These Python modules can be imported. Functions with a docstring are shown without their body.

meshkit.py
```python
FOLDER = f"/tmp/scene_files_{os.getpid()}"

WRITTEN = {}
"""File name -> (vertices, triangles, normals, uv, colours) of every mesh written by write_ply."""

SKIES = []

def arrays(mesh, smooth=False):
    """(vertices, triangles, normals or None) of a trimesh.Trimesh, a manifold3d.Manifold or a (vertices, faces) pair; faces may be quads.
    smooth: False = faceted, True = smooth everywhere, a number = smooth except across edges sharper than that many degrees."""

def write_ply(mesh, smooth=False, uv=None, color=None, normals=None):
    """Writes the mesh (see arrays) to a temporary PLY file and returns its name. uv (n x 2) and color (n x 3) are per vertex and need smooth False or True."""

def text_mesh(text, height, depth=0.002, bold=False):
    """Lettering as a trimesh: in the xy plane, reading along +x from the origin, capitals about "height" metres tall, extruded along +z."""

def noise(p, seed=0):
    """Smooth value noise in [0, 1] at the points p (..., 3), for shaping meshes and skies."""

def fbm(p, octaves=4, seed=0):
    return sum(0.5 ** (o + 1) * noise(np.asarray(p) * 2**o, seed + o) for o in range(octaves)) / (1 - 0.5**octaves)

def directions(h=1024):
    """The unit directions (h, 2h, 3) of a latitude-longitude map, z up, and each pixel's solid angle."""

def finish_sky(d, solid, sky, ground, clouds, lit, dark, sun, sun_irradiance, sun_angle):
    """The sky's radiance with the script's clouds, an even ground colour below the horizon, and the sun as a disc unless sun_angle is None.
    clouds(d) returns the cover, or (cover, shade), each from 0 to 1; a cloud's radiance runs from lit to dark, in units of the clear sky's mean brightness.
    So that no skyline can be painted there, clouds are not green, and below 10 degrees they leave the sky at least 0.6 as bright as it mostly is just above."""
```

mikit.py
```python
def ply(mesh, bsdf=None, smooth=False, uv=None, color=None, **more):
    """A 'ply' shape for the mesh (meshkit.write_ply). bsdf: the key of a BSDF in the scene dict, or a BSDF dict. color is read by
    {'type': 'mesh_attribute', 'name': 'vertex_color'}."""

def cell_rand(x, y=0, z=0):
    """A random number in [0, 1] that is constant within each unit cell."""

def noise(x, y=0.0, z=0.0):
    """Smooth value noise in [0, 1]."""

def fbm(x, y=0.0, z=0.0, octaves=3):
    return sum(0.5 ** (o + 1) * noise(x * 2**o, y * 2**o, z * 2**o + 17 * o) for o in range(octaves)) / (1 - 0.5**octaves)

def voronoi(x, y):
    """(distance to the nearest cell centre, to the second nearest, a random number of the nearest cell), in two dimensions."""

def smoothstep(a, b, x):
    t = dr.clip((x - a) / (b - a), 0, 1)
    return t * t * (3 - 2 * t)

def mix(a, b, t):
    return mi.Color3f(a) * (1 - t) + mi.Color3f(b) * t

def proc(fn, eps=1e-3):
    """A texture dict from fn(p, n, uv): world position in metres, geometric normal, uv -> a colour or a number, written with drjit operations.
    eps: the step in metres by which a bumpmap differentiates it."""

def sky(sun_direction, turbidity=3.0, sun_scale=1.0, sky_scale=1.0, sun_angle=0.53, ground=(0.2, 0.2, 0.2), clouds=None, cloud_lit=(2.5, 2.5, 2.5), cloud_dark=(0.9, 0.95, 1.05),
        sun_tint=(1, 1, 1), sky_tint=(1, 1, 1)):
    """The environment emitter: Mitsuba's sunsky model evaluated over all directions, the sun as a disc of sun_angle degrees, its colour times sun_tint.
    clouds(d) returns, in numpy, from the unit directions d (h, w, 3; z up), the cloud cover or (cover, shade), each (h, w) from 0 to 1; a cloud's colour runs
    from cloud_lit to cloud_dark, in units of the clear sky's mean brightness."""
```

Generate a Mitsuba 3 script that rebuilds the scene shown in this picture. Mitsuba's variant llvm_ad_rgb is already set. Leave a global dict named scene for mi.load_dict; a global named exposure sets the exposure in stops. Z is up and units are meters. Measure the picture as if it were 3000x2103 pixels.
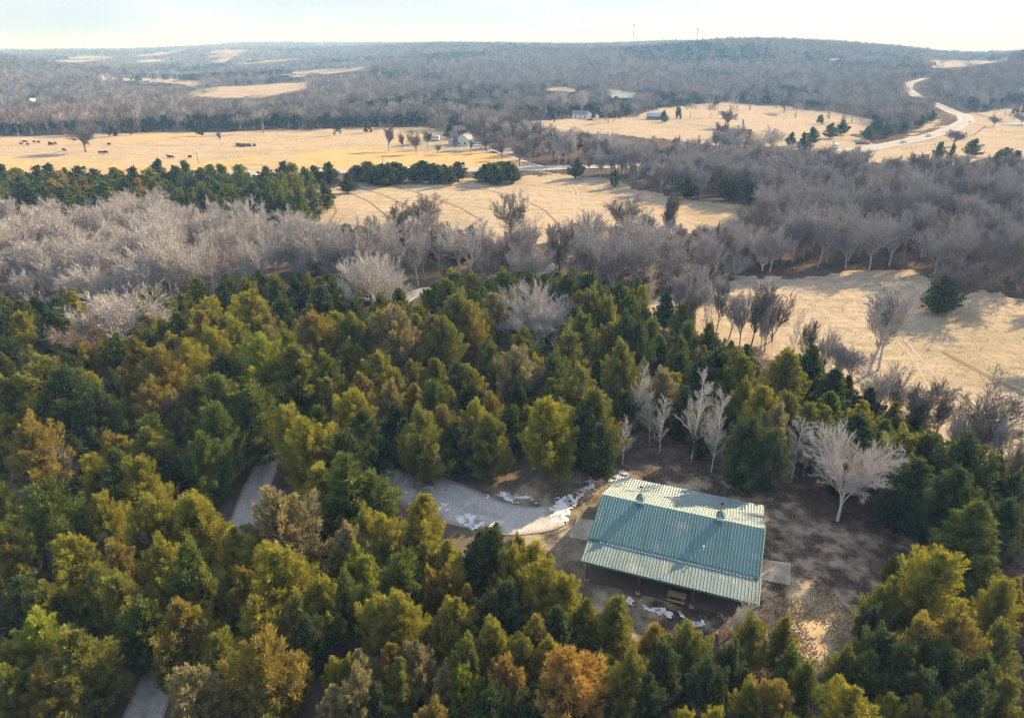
import math, random
import numpy as np, trimesh, shapely
import drjit as dr
import mitsuba as mi
import mikit, meshkit
from mikit import noise, fbm, smoothstep, mix
from scipy.interpolate import RBFInterpolator
from shapely.geometry import Polygon, LineString, Point
T = mi.ScalarTransform4f
scene, labels = {}, {}

# ------------------------------------------------------------------ camera, sky, sun, exposure, haze
H, PITCH, F = 50.0, math.radians(24.47), 2000.0          # metres above the barn yard, tilt down, focal length in pixels of a 3000 x 2103 frame
CP, SP = math.cos(PITCH), math.sin(PITCH)
scene['camera'] = {'type': 'perspective', 'fov': 2 * math.degrees(math.atan(1500 / F)), 'fov_axis': 'x', 'near_clip': 1.0, 'far_clip': 40000.0,
                   'to_world': T().look_at(origin=[0, 0, H], target=[0, CP * 100, H - SP * 100], up=[0, 0, 1]),
                   'medium': {'type': 'ref', 'id': 'air'}}
SUN_EL = math.radians(25.5)
SUN = [0.7735 * math.cos(SUN_EL), 0.6336 * math.cos(SUN_EL), math.sin(SUN_EL)]
def thin_cloud(d):                                         # a thin even veil of high cloud
    n = meshkit.noise(np.stack([d[..., 0] * 2.2 / (d[..., 2] + .25), d[..., 1] * 2.2 / (d[..., 2] + .25), d[..., 2] * 0], -1))
    return np.clip(0.35 + 0.35 * n, 0, 1)
scene['sky'] = mikit.sky(SUN, turbidity=3, clouds=thin_cloud, cloud_lit=(3.2, 3.25, 3.5), sun_tint=(1.0, .95, .86), sun_scale=1.0, sky_scale=.54, sky_tint=(.86, .94, 1.18))
exposure = 3.05
scene['air'] = {'type': 'homogeneous', 'albedo': {'type': 'rgb', 'value': [.80, .94, 1.0]}, 'sigma_t': {'type': 'rgb', 'value': [1.2e-4, 1.95e-4, 3.3e-4]}}
scene['haze'] = {'type': 'cube', 'to_world': T().translate([0, 6960, 60]).scale([9500, 7060, 100]), 'bsdf': {'type': 'null'}, 'interior': {'type': 'ref', 'id': 'air'}}
labels['haze'] = {'kind': 'stuff', 'label': 'thin blue winter haze over the valley', 'category': 'haze'}

# ------------------------------------------------------------------ terrain
def ray(px, py):
    a, b = (px - 1500.0) / F, (py - 1051.5) / F
    return np.array([a, CP - b * SP, -SP - b * CP])
def project(P):
    P = np.atleast_2d(P); z = P[:, 2] - H
    zc = P[:, 1] * CP - z * SP
    zc = np.where(zc < .5, np.nan, zc)
    return np.stack([1500 + F * P[:, 0] / zc, 1051.5 - F * (P[:, 1] * SP + z * CP) / zc], 1)
def at_distance(px, py, D, drop=0.0):
    d = ray(px, py); t = D / d[1]
    return [d[0] * t, D, H + d[2] * t - drop]
ctrl = [[x, y, 0] for x in (-900, -450, -220, 0, 220, 450, 900) for y in (-300, 0, 110, 220, 330)] + [[x, 440, 0] for x in (-600, -330, -100, 120, 330, 500)]
for px, py, D, drop in [(0, 320, 640, 12), (400, 300, 700, 4), (800, 268, 915, 0), (450, 238, 1240, 0), (700, 200, 1700, 12), (250, 176, 2500, 4), (500, 180, 2400, 14), (650, 185, 2550, 0), (660, 147, 3300, 0), (800, 142, 3900, 4),
                        (0, 158, 1350, 14), (-400, 130, 1300, 14), (150, 195, 1320, 14), (330, 235, 1300, 8), (0, 141, 7000, 14), (400, 138, 6500, 14), (700, 125, 5600, 14), (1000, 121, 5200, 14), (-800, 135, 6000, 10),
                        (1000, 215, 1250, 8), (1300, 240, 950, 10), (1300, 185, 1350, 14), (1150, 165, 1750, 20), (1500, 170, 1600, 14), (1130, 128, 2500, 14), (1300, 121, 2650, 14), (1500, 124, 2600, 14), (1750, 124, 2400, 14), (1900, 120, 2200, 14),
                        (1800, 278, 850, 0), (1950, 190, 1200, 14), (2000, 118, 1800, 14), (2200, 110, 1700, 14), (2350, 114, 1700, 14), (2500, 123, 1650, 14), (2700, 140, 1550, 14), (2850, 150, 1500, 14),
                        (2300, 200, 1150, 14), (2550, 230, 960, 12), (2100, 300, 735, 0), (2450, 338, 610, 0), (2000, 303, 720, 0), (2250, 365, 520, 0), (2700, 237, 900, 0), (2660, 265, 815, 0), (2800, 335, 585, 0),
                        (2800, 190, 1000, 13), (2990, 152, 1050, 12), (3300, 140, 1050, 12), (2900, 320, 640, 0), (3100, 300, 660, 0), (2900, 152, 6500, 12), (3400, 150, 6000, 12), (2300, 135, 5000, 10), (1500, 140, 6000, 10), (1200, 130, 7000, 10)]:
    ctrl.append(at_distance(px, py, D, drop))
ctrl += [[x, y, 6] for x in (-8500, -3500, 0, 3500, 8500) for y in (9000, 13500)] + [[x, y, 0] for x in (-5000, -3000) for y in (5500, 7500)] + [[x, y, 20] for x in (-8500, 8500) for y in (-400, 1500, 4500)] + [[-3000, 1200, 25], [3000, 1200, 25], [-3500, 3000, 30], [4500, 3500, 30]]
ctrl = np.array(ctrl)
rbf = RBFInterpolator(ctrl[:, :2] / 1000, ctrl[:, 2], kernel='linear', smoothing=0.0)
def axis(inner, step, grow, outer):
    v, s = [inner], step
    while v[-1] < outer:
        s = step + grow * (v[-1] - inner); v.append(v[-1] + s)
    return v
xp = [x for x in np.arange(0, 130, 2.0)][:-1] + axis(128, 2.0, .03, 9300)
GX = np.array([-x for x in xp[:0:-1]] + xp)
GY = np.array(list(np.arange(-90, 200, 2.0)) + axis(200, 2.0, .016, 13800))
gx, gy = np.meshgrid(GX, GY)
flat = np.stack([gx.ravel(), gy.ravel()], 1)
GZ = rbf(flat / 1000).reshape(gx.shape)
far_w = np.clip((np.hypot(gx, gy) - 420) / 900, 0, 1)
n3 = np.stack([gx, gy, gx * 0], -1)
GZ += far_w * 26 * (meshkit.fbm(n3 / [560, 330, 1], octaves=2) - .52)
GZ += np.clip((np.hypot(gx - 15, gy - 55) - 25) / 60, 0, 1) * .8 * (meshkit.noise(n3 / 38) - .5) + 0.04 * (meshkit.noise(n3 / 5.0) - .5) * np.clip((np.hypot(gx - 18, gy - 59) - 12) / 6, 0, 1)
def hgt(x, y):
    x, y = np.asarray(x, float), np.asarray(y, float)
    i = np.clip(np.searchsorted(GX, x) - 1, 0, len(GX) - 2); j = np.clip(np.searchsorted(GY, y) - 1, 0, len(GY) - 2)
    u = np.clip((x - GX[i]) / (GX[i + 1] - GX[i]), 0, 1); v = np.clip((y - GY[j]) / (GY[j + 1] - GY[j]), 0, 1)
    return (GZ[j, i] * (1 - u) + GZ[j, i + 1] * u) * (1 - v) + (GZ[j + 1, i] * (1 - u) + GZ[j + 1, i + 1] * u) * v
SKYLINE = [(-900, 138), (0, 141), (300, 142), (560, 133), (700, 123), (1000, 123), (1300, 121), (1600, 125), (1900, 120), (2050, 114), (2200, 109), (2350, 113), (2500, 122), (2650, 134), (2760, 147), (2880, 151), (3000, 147), (3900, 140)]
SKY_R = [((px - 1500) / F) / (CP + .455 * SP) for px, _ in SKYLINE]
for _ in range(3):                                        # the hills rise as high against the sky as in the photograph
    dl = []
    for (px, py), q in zip(SKYLINE, SKY_R):
        D = np.geomspace(900, 9000, 240); top = ((hgt(q * D, D) + 13 - H) / D).max(); d = ray(px, py); dl.append(d[2] / d[1] - top)
    yy = np.maximum(gy, 1); GZ = GZ + np.interp(gx / yy, SKY_R, dl) * yy * np.clip((gy - 650) / 700, 0, 1) ** 1.2
MARCH = np.geomspace(15, 15000, 900)
def spot(px, py, h=0.0):
    """The place in the landscape where a thing h metres tall has its top (h = 0: its foot) at this point of the photograph."""
    d = ray(px, py); q = MARCH[:, None] * d
    below = H + MARCH * d[2] < hgt(q[:, 0], q[:, 1]) + h
    k = int(np.argmax(below)) if below.any() else len(MARCH) - 1
    a, b = MARCH[max(k - 1, 0)], MARCH[k]
    for _ in range(25):
        m = (a + b) / 2
        if H + m * d[2] < float(hgt(d[0] * m, d[1] * m)) + h: b = m
        else: a = m
    x, y = d[0] * b, d[1] * b
    return np.array([x, y, float(hgt(x, y))])
def world_poly(pts): return Polygon([spot(*p)[:2] for p in pts]).buffer(0)

FIELDS = {  # name: (outline in the photograph, openness, tone: 0 grey green, .5 straw, 1 golden)
 'near': ([(1870,885),(1990,848),(2180,815),(2500,798),(2700,803),(2790,850),(3000,890),(3400,910),(3500,1600),(3000,1440),(2800,1330),(2650,1220),(2500,1150),(2380,1080),(2250,1030),(2100,990),(2000,985),(1900,950)], 1, .45),
 'hay': ([(760,545),(930,540),(1240,530),(1500,522),(1590,510),(1700,512),(1850,540),(2000,582),(2200,600),(2270,630),(2100,668),(1900,700),(1600,720),(1300,715),(1100,720),(960,730),(890,650),(840,600),(770,575)], 1, .55),
 'pasture': ([(-400,407),(0,402),(500,388),(1000,377),(1130,374),(1220,372),(1290,395),(1380,440),(1500,470),(1560,488),(1500,492),(1200,496),(950,502),(700,525),(0,535),(-400,540)], 1, .62),
 'golden': ([(820,505),(900,455),(1040,432),(1200,440),(1420,452),(1490,470),(1500,492),(1200,496)], 1, 1.0),
 'golden_b': ([(-400,520),(-400,480),(0,462),(200,466),(360,480),(600,470),(800,455),(860,480),(820,520),(0,535)], 1, .85),
 'golden_c': ([(300,402),(500,392),(640,388),(620,402),(450,420),(320,415)], 1, .8),
 'lawn': ([(1210,400),(1300,395),(1390,420),(1470,440),(1440,450),(1300,448),(1200,448),(1120,440)], 1, .35),
 'valley': ([(1440,358),(1650,347),(1850,345),(1920,320),(2000,303),(2120,299),(2300,318),(2450,337),(2560,355),(2545,375),(2440,400),(2500,425),(2620,425),(2500,447),(2400,453),(2300,440),(2100,425),(1900,405),(1700,390),(1500,378)], 1, .45),
 'east': ([(2830,333),(2900,324),(3000,315),(3300,306),(3500,320),(3500,500),(3000,485),(2900,462),(2700,500),(2560,500),(2420,480),(2460,458),(2640,432),(2720,410),(2800,390),(2850,365)], 1, .5),
 'verge': ([(2640,425),(2740,345),(2780,335),(2790,365),(2700,400),(2660,412)], 1, .5),
 'cut': ([(2720,196),(2790,190),(2870,180),(2960,168),(2965,175),(2870,190),(2800,203)], 1, .4), 'cut2': ([(2720,194),(2765,190),(2760,197),(2722,200)], 1, .4),
 'far_a': ([(605,182),(620,145),(740,145),(700,158),(660,185)], 1, .5), 'far_b': ([(145,176),(230,166),(340,161),(345,167),(260,180),(180,186)], 1, .5),
 'far_c': ([(348,231),(540,230),(600,242),(560,255),(370,247)], 1, .5), 'far_d': ([(490,272),(600,258),(720,250),(920,240),(900,258),(780,285),(520,287)], 1, .5),
 'far_e': ([(790,216),(1000,198),(1100,194),(1090,206),(880,227)], 1, .5), 'far_f': ([(660,186),(870,172),(868,181),(700,194)], 1, .5), 'far_g': ([(788,142),(845,139),(847,146)], 1, .5),
 'far_h': ([(400,165),(545,142),(555,147),(470,164),(410,172)], 1, .45), 'far_i': ([(430,176),(475,173),(478,182),(380,188)], 1, .45), 'shore': ([(1710,265),(1760,259),(1850,264),(1895,274),(1865,289),(1790,288)], 1, .4),
 'far_j': ([(1560,262),(1640,256),(1700,262),(1690,272),(1600,268)], 1, .45), 'far_k': ([(1240,178),(1400,174),(1410,179),(1250,183)], 1, .45),
 'yard': ([(1040,1310),(1100,1345),(1250,1400),(1400,1435),(1640,1380),(1720,1370),(1900,1350),(2260,1400),(2400,1500),(2480,1560),(2650,1540),(2740,1600),(2600,1720),(2560,1850),(2520,2000),(2350,2080),(2250,2000),(1900,1880),(1650,1760),(1500,1640),(1380,1580),(1180,1480),(1060,1370)], .40, .52),
 'bright': ([(2280,1760),(2430,1720),(2500,1800),(2520,1960),(2380,2000),(2330,1900)], .8, .7),  # pool of sun on the yard, put into the ground as golden grass
}
POLY = {k: world_poly(v[0]) for k, v in FIELDS.items()}
cls = np.zeros(gx.shape + (2,)); cls[..., 1] = .5
def wobble(x, y):
    a = np.clip((np.hypot(x, y) - 60) / 25, 2.0, 70); q = np.stack([x / (a * 1.6), y / (a * 1.6), x * 0], -1)
    return a * (meshkit.fbm(q, octaves=3) - .5) * 3.5, a * (meshkit.fbm(q + [31, 7, 3], octaves=3) - .5) * 1.5
wob_x, wob_y = wobble(gx, gy)
for k, (_, o, tone) in FIELDS.items():
    soft = 3 if gy.max() and POLY[k].centroid.y < 150 else 5
    inside = shapely.contains_xy(POLY[k], (gx + wob_x).ravel(), (gy + wob_y).ravel()).reshape(gx.shape)
    cls[inside] = (o, tone)

def rgb(*c): return {'type': 'rgb', 'value': list(c)}
def matt(col): return {'type': 'twosided', 'bsdf': {'type': 'diffuse', 'reflectance': col if isinstance(col, dict) else rgb(*col)}}
def gloss(col, rough=.5, metal=0.0, spec=.5): return {'type': 'twosided', 'bsdf': {'type': 'principled', 'base_color': col if isinstance(col, dict) else rgb(*col), 'roughness': rough, 'metallic': metal, 'specular': spec}}
def f_ground(p, n, uv):
    a, b, c = fbm(p.x * .045, p.y * .045, 3.0), fbm(p.x * .7, p.y * .7, 1.0, octaves=4), fbm(p.x * 3.1, p.y * 3.1, 5.0)
    lit = mix((.066, .051, .042), (.175, .135, .106), smoothstep(.25, .8, .5 * b + .5 * c))
    lit = mix(lit, (.17, .155, .12), smoothstep(.5, .75, a) * .6)
    row = fbm(p.x * .10 + 2 * a, p.y * .9, 7.0)
    arc = dr.sqrt(dr.square(p.x + 62) + dr.square((p.y - 175)))                     # mowing rows sweep round the slope of the hay field
    row2 = smoothstep(.4, .9, noise(arc * .42, 3.0)) * smoothstep(165, 190, p.y) * smoothstep(330, 300, p.y) * smoothstep(.35, .6, a)
    straw = mix((.31, .262, .19), (.52, .45, .35), smoothstep(.2, .8, .45 * b + .3 * c + .25 * row))
    straw = mix(straw, (.33, .26, .17), row2 * .55)
    straw = mix(straw, (.25, .235, .13), smoothstep(.5, .8, a) * .35 + smoothstep(.42, .2, uv.y) * .45)
    gold = mix((.45, .305, .13), (.62, .46, .24), smoothstep(.2, .8, .6 * b + .4 * row))
    return mix(lit, mix(straw, gold, smoothstep(.5, 1.0, uv.y + (row - .5) * .5)), smoothstep(.25, .75, uv.x + (b - .5) * .8))
scene['mat_ground'] = matt(mikit.proc(f_ground))
def f_gravel(p, n, uv):
    a, b, c = fbm(p.x * .35, p.y * .35, 2.0), fbm(p.x * 2.2, p.y * 2.2, 9.0), noise(p.x * 11, p.y * 11, 4.0)
    g = mix((.34, .345, .35), (.66, .66, .65), .5 * b + .5 * c)
    g = mix(g, mi.Color3f(.72) * g, smoothstep(.3, .05, uv.x) * .6 * smoothstep(.3, .6, a))
    return mix(g, (.21, .165, .12), smoothstep(.55, .8, a) * .7 + smoothstep(.72, 1.0, uv.x) * .6)
scene['mat_gravel'] = matt(mikit.proc(f_gravel))
def f_road(p, n, uv):
    return mix((.38, .385, .39), (.49, .495, .50), fbm(p.x * .15, p.y * .15, 2.0) * .6 + .4 * noise(p.x * 2, p.y * 2))
scene['mat_road'] = matt(mikit.proc(f_road))
def f_conc(p, n, uv):
    b = fbm(p.x * .8, p.y * .8, p.z * .8, octaves=4)
    return mix((.36, .33, .285), (.57, .525, .46), smoothstep(.25, .75, b))
scene['mat_concrete'] = matt(mikit.proc(f_conc))
def f_snow(p, n, uv): return mix((.40, .40, .41), (.86, .87, .90), smoothstep(.3, .6, fbm(p.x * 2.5, p.y * 2.5, 1.0)))
scene['mat_snow'] = matt(mikit.proc(f_snow))

def put(key, mesh, bsdf, smooth=False, uv=None, **more):
    scene[key] = mikit.ply(mesh, bsdf, smooth, uv, **more); return key
def numbered(base):
    if base not in USED: USED[base] = 0; return base
    USED[base] += 1; return f'{base}_{USED[base]:03d}'
USED = {}
def part(holder, name, mesh, bsdf, smooth=False, **more):
    key = numbered(f'{holder}__{name}')
    return put(key, mesh, bsdf, smooth, **more)
def tag(key, label, cat, group=None, kind=None):
    labels[key] = {'label': label, 'category': cat}
    if group: labels[key]['group'] = group
    if kind: labels[key]['kind'] = kind
    return key

nx, ny = len(GX), len(GY)
ii, jj = np.meshgrid(np.arange(nx - 1), np.arange(ny - 1))
k0 = (jj * nx + ii).ravel()
gf = np.vstack([np.stack([k0, k0 + 1, k0 + nx + 1], 1), np.stack([k0, k0 + nx + 1, k0 + nx], 1)])
put('ground', (np.stack([gx.ravel(), gy.ravel(), GZ.ravel()], 1), gf), 'mat_ground', True, cls.reshape(-1, 2))
labels['ground'] = {'kind': 'structure'}

def ribbon(pts, width, lift, step=2.0, cross=5, jit=0.0, seed=0):
    """A strip laid along world points; uv.x runs 0 at its middle to 1 at its edges."""
    ls = LineString(pts); n = max(2, int(ls.length / step)); s = np.linspace(0, ls.length, n)
    c = np.array([ls.interpolate(a).coords[0][:2] for a in s])
    for _ in range(6): c[1:-1] = (c[:-2] + 2 * c[1:-1] + c[2:]) / 4
    t = np.gradient(c, axis=0); t /= np.linalg.norm(t, axis=1, keepdims=True); nrm = np.stack([-t[:, 1], t[:, 0]], 1)
    w = (np.broadcast_to(width, (n,)) if np.ndim(width) == 0 else np.interp(np.linspace(0, 1, n), np.linspace(0, 1, len(width)), width)) / 2
    r = np.random.default_rng(seed)
    o = np.linspace(-1, 1, cross)
    v = c[:, None] + nrm[:, None] * (o[None, :, None] * (w[:, None, None] + (r.normal(0, jit, (n, cross, 1)) if jit else 0)))
    v = v.reshape(-1, 2); z = hgt(v[:, 0], v[:, 1]) + lift
    i, j = np.meshgrid(np.arange(n - 1), np.arange(cross - 1), indexing='ij'); k = (i * cross + j).ravel()
    f = np.vstack([np.stack([k, k + 1, k + cross + 1], 1), np.stack([k, k + cross + 1, k + cross], 1)])
    f = f[:, ::-1] if np.cross(v[f[0, 1]] - v[f[0, 0]], v[f[0, 2]] - v[f[0, 0]]) < 0 else f
    return (np.column_stack([v, z]), f), np.column_stack([np.tile(np.abs(o), n), np.repeat(s, cross)])
HWY = [(640,512),(900,505),(1240,500),(1560,496),(1800,488),(2100,476),(2400,453),(2560,434),(2700,406),(2790,380),(2832,355),(2822,338),(2770,318),(2720,298),(2680,280),(2655,262),(2662,246),(2690,236),(2712,230)]
hwy = [spot(*p)[:2] for p in HWY]
m, uv = ribbon(hwy, 11.5, .22, 3.0, 7); put('highway', m, 'mat_road', True, uv); labels['highway'] = {'kind': 'structure', 'label': 'pale two lane highway curving up the hill', 'category': 'road'}
DRIVE = [(1560,497),(1605,507),(1660,527),(1686,560),(1692,625),(1690,700),(1650,765),(1565,812),(1460,846),(1350,862),(1285,850),(1240,846),(1195,872),(1150,905),(1050,990),(980,1070),(930,1130),(880,1200),(810,1290),(775,1380),(740,1450),(715,1540),(660,1660),(580,1800),(500,1920),(440,2040),(400,2150),(360,2300)]
drive = [spot(*p)[:2] for p in DRIVE]
k_ = 5
rut = np.array([ribbon(drive[:k_ + 2], 1.9, 0, 1.5, 2)[0][0][i::2, :2] for i in (0, 1)])
for i in (0, 1):
    m, uv = ribbon(rut[i], .75, .06, 1.5, 3, .03, i); k = 'wheel_track' + ('', '_001')[i]; put(k, m, 'mat_worn', True, uv); labels[k] = {'kind': 'structure'}
m, uv = ribbon(drive[k_:], 3.4, .06, 1.2, 7, .04); put('gravel_drive', m, 'mat_gravel', True, uv); labels['gravel_drive'] = {'kind': 'structure', 'label': 'gravel drive winding through the cedars', 'category': 'drive'}
BRANCH = [(905,1180),(950,1250),(1030,1320),(1100,1365),(1200,1420),(1320,1470),(1450,1520),(1560,1530),(1640,1510)]
branch = [spot(*p)[:2] for p in BRANCH]
m, uv = ribbon(branch, [3.2, 3.4, 4.0, 4.8, 6.5, 7.5, 6.0, 4.0], .075, 1.2, 9, .07); put('gravel_yard', m, 'mat_gravel', True, uv); labels['gravel_yard'] = {'kind': 'structure', 'label': 'gravel track widening into the barn yard', 'category': 'track'}
scene['mat_track'] = matt((.25, .205, .14)); scene['mat_worn'] = matt((.45, .395, .305))
for i, (px_, w_, mat_) in enumerate((([(1126,539),(1200,558),(1261,578),(1348,609),(1400,640)], .9, 'mat_track'), ([(1240,535),(1392,552),(1523,578),(1597,618),(1640,660)], .8, 'mat_track'), ([(1044,548),(1118,570),(1190,600),(1240,640)], .9, 'mat_track'), ([(950,545),(1000,556),(1080,590),(1140,640)], 1.0, 'mat_track'), ([(940,552),(972,580),(985,620),(960,660)], .8, 'mat_track'),
        ([(2630,1000),(2665,1040),(2715,1120),(2740,1180)], .45, 'mat_worn'), ([(2650,995),(2690,1040),(2745,1110),(2775,1170)], .45, 'mat_worn'), ([(2760,1030),(2850,1080),(2990,1150),(3100,1210)], 1.2, 'mat_track'))):
    m, uv = ribbon([spot(*p)[:2] for p in px_], w_, .035, 1.0, 3, .08, 40 + i); k = 'field_track' + (f'_{i:03d}' if i else ''); put(k, m, mat_, True, uv); labels[k] = {'kind': 'structure'}
LANE = [(1620,497),(1560,482),(1500,462),(1440,440),(1400,428),(1370,418)]
m, uv = ribbon([spot(*p)[:2] for p in LANE], 3.0, .15, 2.0, 5); put('farm_lane', m, 'mat_gravel', True, uv); labels['farm_lane'] = {'kind': 'structure', 'label': 'farm lane to the pale house', 'category': 'lane'}
#MARK
# ------------------------------------------------------------------ barn
def boxm(c, size, rz=0.0):
    b = trimesh.creation.box(size); b.apply_transform(trimesh.transformations.rotation_matrix(rz, [0, 0, 1])); b.apply_translation(c); return b
def beam(a, b, w, h=None):
    a, b = np.array(a, float), np.array(b, float); d = b - a; L = np.linalg.norm(d); m = trimesh.creation.box([w, h or w, L])
    m.apply_transform(trimesh.geometry.align_vectors([0, 0, 1], d / L)); m.apply_translation((a + b) / 2); return m
def tube(pts, radii, sides=6):
    p = np.asarray(pts, float); t = np.gradient(p, axis=0); t /= np.linalg.norm(t, axis=1, keepdims=True) + 1e-12
    a = np.cross(t, [0.31, 0.17, 0.93]); bad = np.linalg.norm(a, axis=1) < .1; a[bad] = np.cross(t[bad], [1, 0, 0]); a /= np.linalg.norm(a, axis=1, keepdims=True); b = np.cross(t, a)
    g = np.arange(sides) * 2 * np.pi / sides; r = np.broadcast_to(radii, (len(p),))
    v = p[:, None] + r[:, None, None] * (np.cos(g)[None, :, None] * a[:, None] + np.sin(g)[None, :, None] * b[:, None])
    i, j = np.meshgrid(np.arange(len(p) - 1), np.arange(sides), indexing='ij')
    q = np.stack([i * sides + j, i * sides + (j + 1) % sides, (i + 1) * sides + (j + 1) % sides, (i + 1) * sides + j], -1).reshape(-1, 4)
    return trimesh.Trimesh(v.reshape(-1, 3), np.vstack([q[:, [0, 1, 2]], q[:, [0, 2, 3]]]), process=False)
cat = trimesh.util.concatenate
def worn(c, p):
    """Dust washed down the sheets in streaks, chalky spots and a few rusty screw rows."""
    u, w = p.x * .936 - p.y * .351, p.x * .351 + p.y * .936
    st = smoothstep(.52, .9, noise(u * 2.6, w * .22, 3.0)) * (.4 + .6 * noise(u * .5, w * .4))
    c = mix(c, mi.Color3f(.62) * c, st * .6)
    c = mix(c, (.42, .43, .41), smoothstep(.62, .9, fbm(u * .9, w * .7, 2.0, octaves=4)) * .45)
    row = smoothstep(.10, .03, dr.abs(w * .62 - dr.round(w * .62)) * 1.6)
    return mix(c, (.15, .10, .07), row * smoothstep(.45, .8, noise(u * 7.0, w * 3.0)) * .45)
def f_teal(p, n, uv):
    a = fbm(p.x * .7, p.y * .7, p.z * .7, octaves=4); s = noise(p.x * 5.5 + p.y * 1.9, 2.0)
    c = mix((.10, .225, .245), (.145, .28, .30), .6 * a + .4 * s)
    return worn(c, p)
scene['mat_roof'] = {'type': 'twosided', 'bsdf': {'type': 'principled', 'base_color': mikit.proc(f_teal), 'roughness': .5, 'metallic': .5, 'specular': 1.0}}  # dark copy of the teal; shade of the front slope mixed in
def f_teal_porch(p, n, uv):
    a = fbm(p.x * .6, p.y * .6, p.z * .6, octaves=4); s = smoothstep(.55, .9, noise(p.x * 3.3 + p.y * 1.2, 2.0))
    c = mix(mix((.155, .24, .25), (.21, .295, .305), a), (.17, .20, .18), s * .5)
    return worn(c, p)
def f_teal_sunlit(p, n, uv):
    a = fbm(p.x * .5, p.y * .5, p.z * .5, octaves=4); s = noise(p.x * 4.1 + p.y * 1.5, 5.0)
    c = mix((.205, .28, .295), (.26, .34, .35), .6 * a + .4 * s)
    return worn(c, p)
scene['mat_roof_sunlit'] = {'type': 'twosided', 'bsdf': {'type': 'principled', 'base_color': mikit.proc(f_teal_sunlit), 'roughness': .5, 'metallic': .2, 'specular': .8}}  # pale copy of the teal; sun on the back slopes is in the colour
scene['mat_roof_porch'] = {'type': 'twosided', 'bsdf': {'type': 'principled', 'base_color': mikit.proc(f_teal_porch), 'roughness': .45, 'metallic': .2, 'specular': .5}}  # mid tone teal for the porch slope, with grey streaks
scene['mat_trim'] = gloss((.10, .22, .21), .5); scene['mat_white'] = matt((.78, .79, .80)); scene['mat_iron'] = gloss((.03, .03, .035), .5)
scene['mat_post'] = matt((.19, .075, .05)); scene['mat_wall'] = gloss((.55, .53, .47), .6); scene['mat_dark'] = matt((.035, .03, .028)); scene['mat_lumber'] = matt((.42, .30, .18))
scene['mat_porch_dim'] = matt((.13, .11, .092)); scene['mat_ice'] = gloss((.62, .74, .85), .25)
BX, BY, YAW, BLEN = 17.85, 59.1, -0.359, 16.9
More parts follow.
